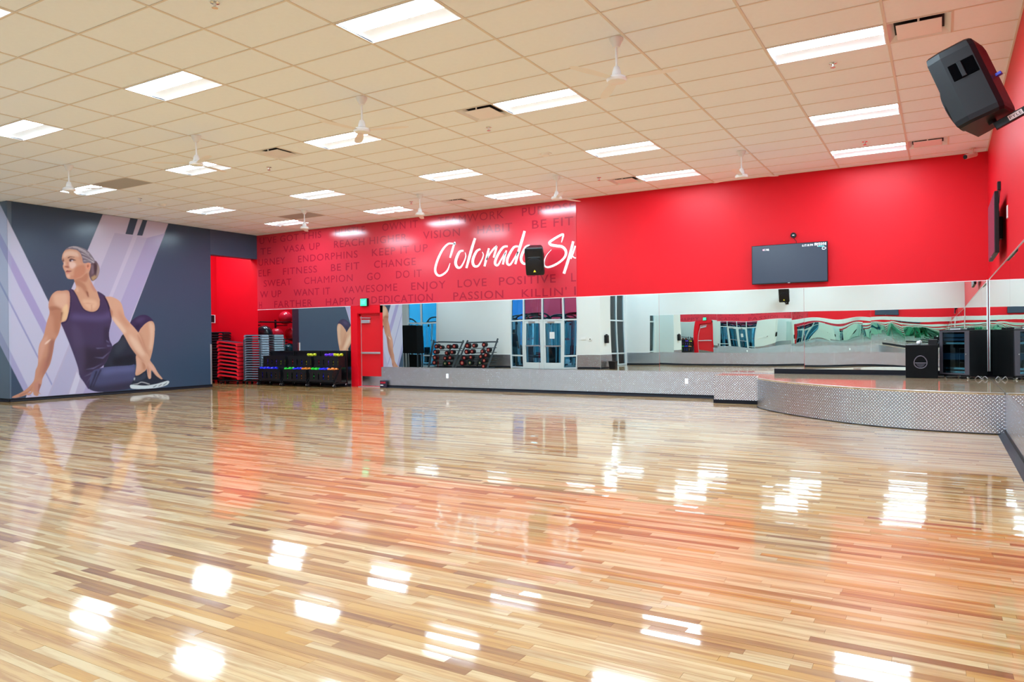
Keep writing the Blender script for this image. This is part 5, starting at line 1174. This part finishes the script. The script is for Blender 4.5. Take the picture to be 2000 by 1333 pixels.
for k, (x, yy, rz, lb) in enumerate(((-15.3, -6.5, 0.1, 'cable machine directly behind the entrance doors'), (-13.5, -6.9, -0.2, 'cable machine behind the right sidelight'), (-17.2, -8.2, 0.3, 'cable machine behind the left sidelight'), (-15.3, -9.0, 0.0, 'cable machine in the second row behind the doors'),
        (-19.4, -10.9, 0.2, 'cable machine in the third row towards the blue wall'), (-16.8, -11.4, -0.3, 'cable machine in the third row behind the doors'), (-21.3, -7.0, 0.3, 'cable machine behind the tall window'), (-24.6, -8.6, -0.3, 'cable machine far behind the tall window'), (-20.8, -13.4, 0.1, 'cable machine in the last row by the red wall'), (-14.0, -12.6, 0.6, 'cable machine by the teal side wall'), (-16.2, -7.4, -0.15, 'cable machine just behind the left glass door'), (-14.3, -8.0, 0.25, 'cable machine just behind the right glass door'), (-17.3, -9.9, 0.0, 'cable machine in the third row behind the left door'), (-18.6, -12.6, 0.4, 'cable machine in the fourth row behind the doors'), (-23.5, -6.7, 0.1, 'cable machine left of centre behind the tall window'))):
    machine(x, yy, rz, lb)
bn = MB().box(-21.4, -19.4, GY+0.02, GY+0.05, 2.2, 4.6).build('red_banner', GYMRED); tag(bn, 'plain red banner on the far gym wall', 'banner')
wc = MB().box(-23.2, -22.9, -11.2, -10.9, 0, 6).build('white_column', STONE); struct(wc, 'white column in the gym')

# person standing beyond the left sidelight, seen from behind
def person(x, yy, rz):
    V = [(0,0,0.95),(0,0.01,1.12),(0,0.015,1.3),(0,0.01,1.44),(0,0.0,1.53),(0,-0.02,1.62),(0,-0.015,1.72),
         (0.17,0.01,1.42),(0.22,0.02,1.16),(0.22,-0.06,0.93),(0.21,-0.09,0.84),(-0.17,0.01,1.42),(-0.22,0.02,1.16),(-0.2,-0.08,0.94),(-0.19,-0.12,0.86),
         (0.1,0,0.88),(0.11,-0.01,0.5),(0.11,0.02,0.1),(0.12,-0.1,0.04),(-0.1,0,0.88),(-0.11,-0.01,0.5),(-0.11,0.02,0.1),(-0.12,-0.1,0.04)]
    E_ = [(0,1),(1,2),(2,3),(3,4),(4,5),(5,6),(3,7),(7,8),(8,9),(9,10),(3,11),(11,12),(12,13),(13,14),(0,15),(15,16),(16,17),(17,18),(0,19),(19,20),(20,21),(21,22)]
    Rr = [0.15,0.14,0.16,0.11,0.055,0.09,0.08,0.07,0.05,0.036,0.04,0.07,0.05,0.036,0.04,0.1,0.065,0.045,0.045,0.1,0.065,0.045,0.045]
    me = bpy.data.meshes.new('tmp'); me.from_pydata(V, E_, []); ob = bpy.data.objects.new('tmp', me); C.objects.link(ob)
    md = ob.modifiers.new('skin', 'SKIN'); md2 = ob.modifiers.new('sub', 'SUBSURF'); md2.levels = 2
    for i, r in enumerate(Rr): me.skin_vertices[0].data[i].radius = (r, r*(0.72 if i in (0,1,2,3) else 1.0)); me.skin_vertices[0].data[i].use_root = (i == 0)
    dg = bpy.context.evaluated_depsgraph_get(); nm = bpy.data.meshes.new_from_object(ob.evaluated_get(dg)); bpy.data.objects.remove(ob)
    nm.materials.clear()
    for mm in (SKIN, SHIRT, SHORTS, BLACK): nm.materials.append(mm)
    for p in nm.polygons:
        c = p.center; p.use_smooth = True
        if c.z > 1.66 or (c.z > 1.56 and c.y > 0.0): p.material_index = 3
        elif c.z > 1.5: p.material_index = 0
        elif c.z > 0.92 and abs(c.x) < 0.19: p.material_index = 1
        elif c.z > 1.18: p.material_index = 1
        elif c.z > 0.5 and abs(c.x) < 0.185: p.material_index = 2
        elif c.z < 0.09: p.material_index = 3
        else: p.material_index = 0
    o = bpy.data.objects.new('person', nm); C.objects.link(o); o.location = (x, yy, -0.004); o.rotation_euler = (0, 0, rz)
    tag(o, 'person in dark shirt and grey shorts standing beyond the glass, back turned', 'person')
q = vmir(1006, 690, -5.5); person(q[0], -5.5, 0.2)
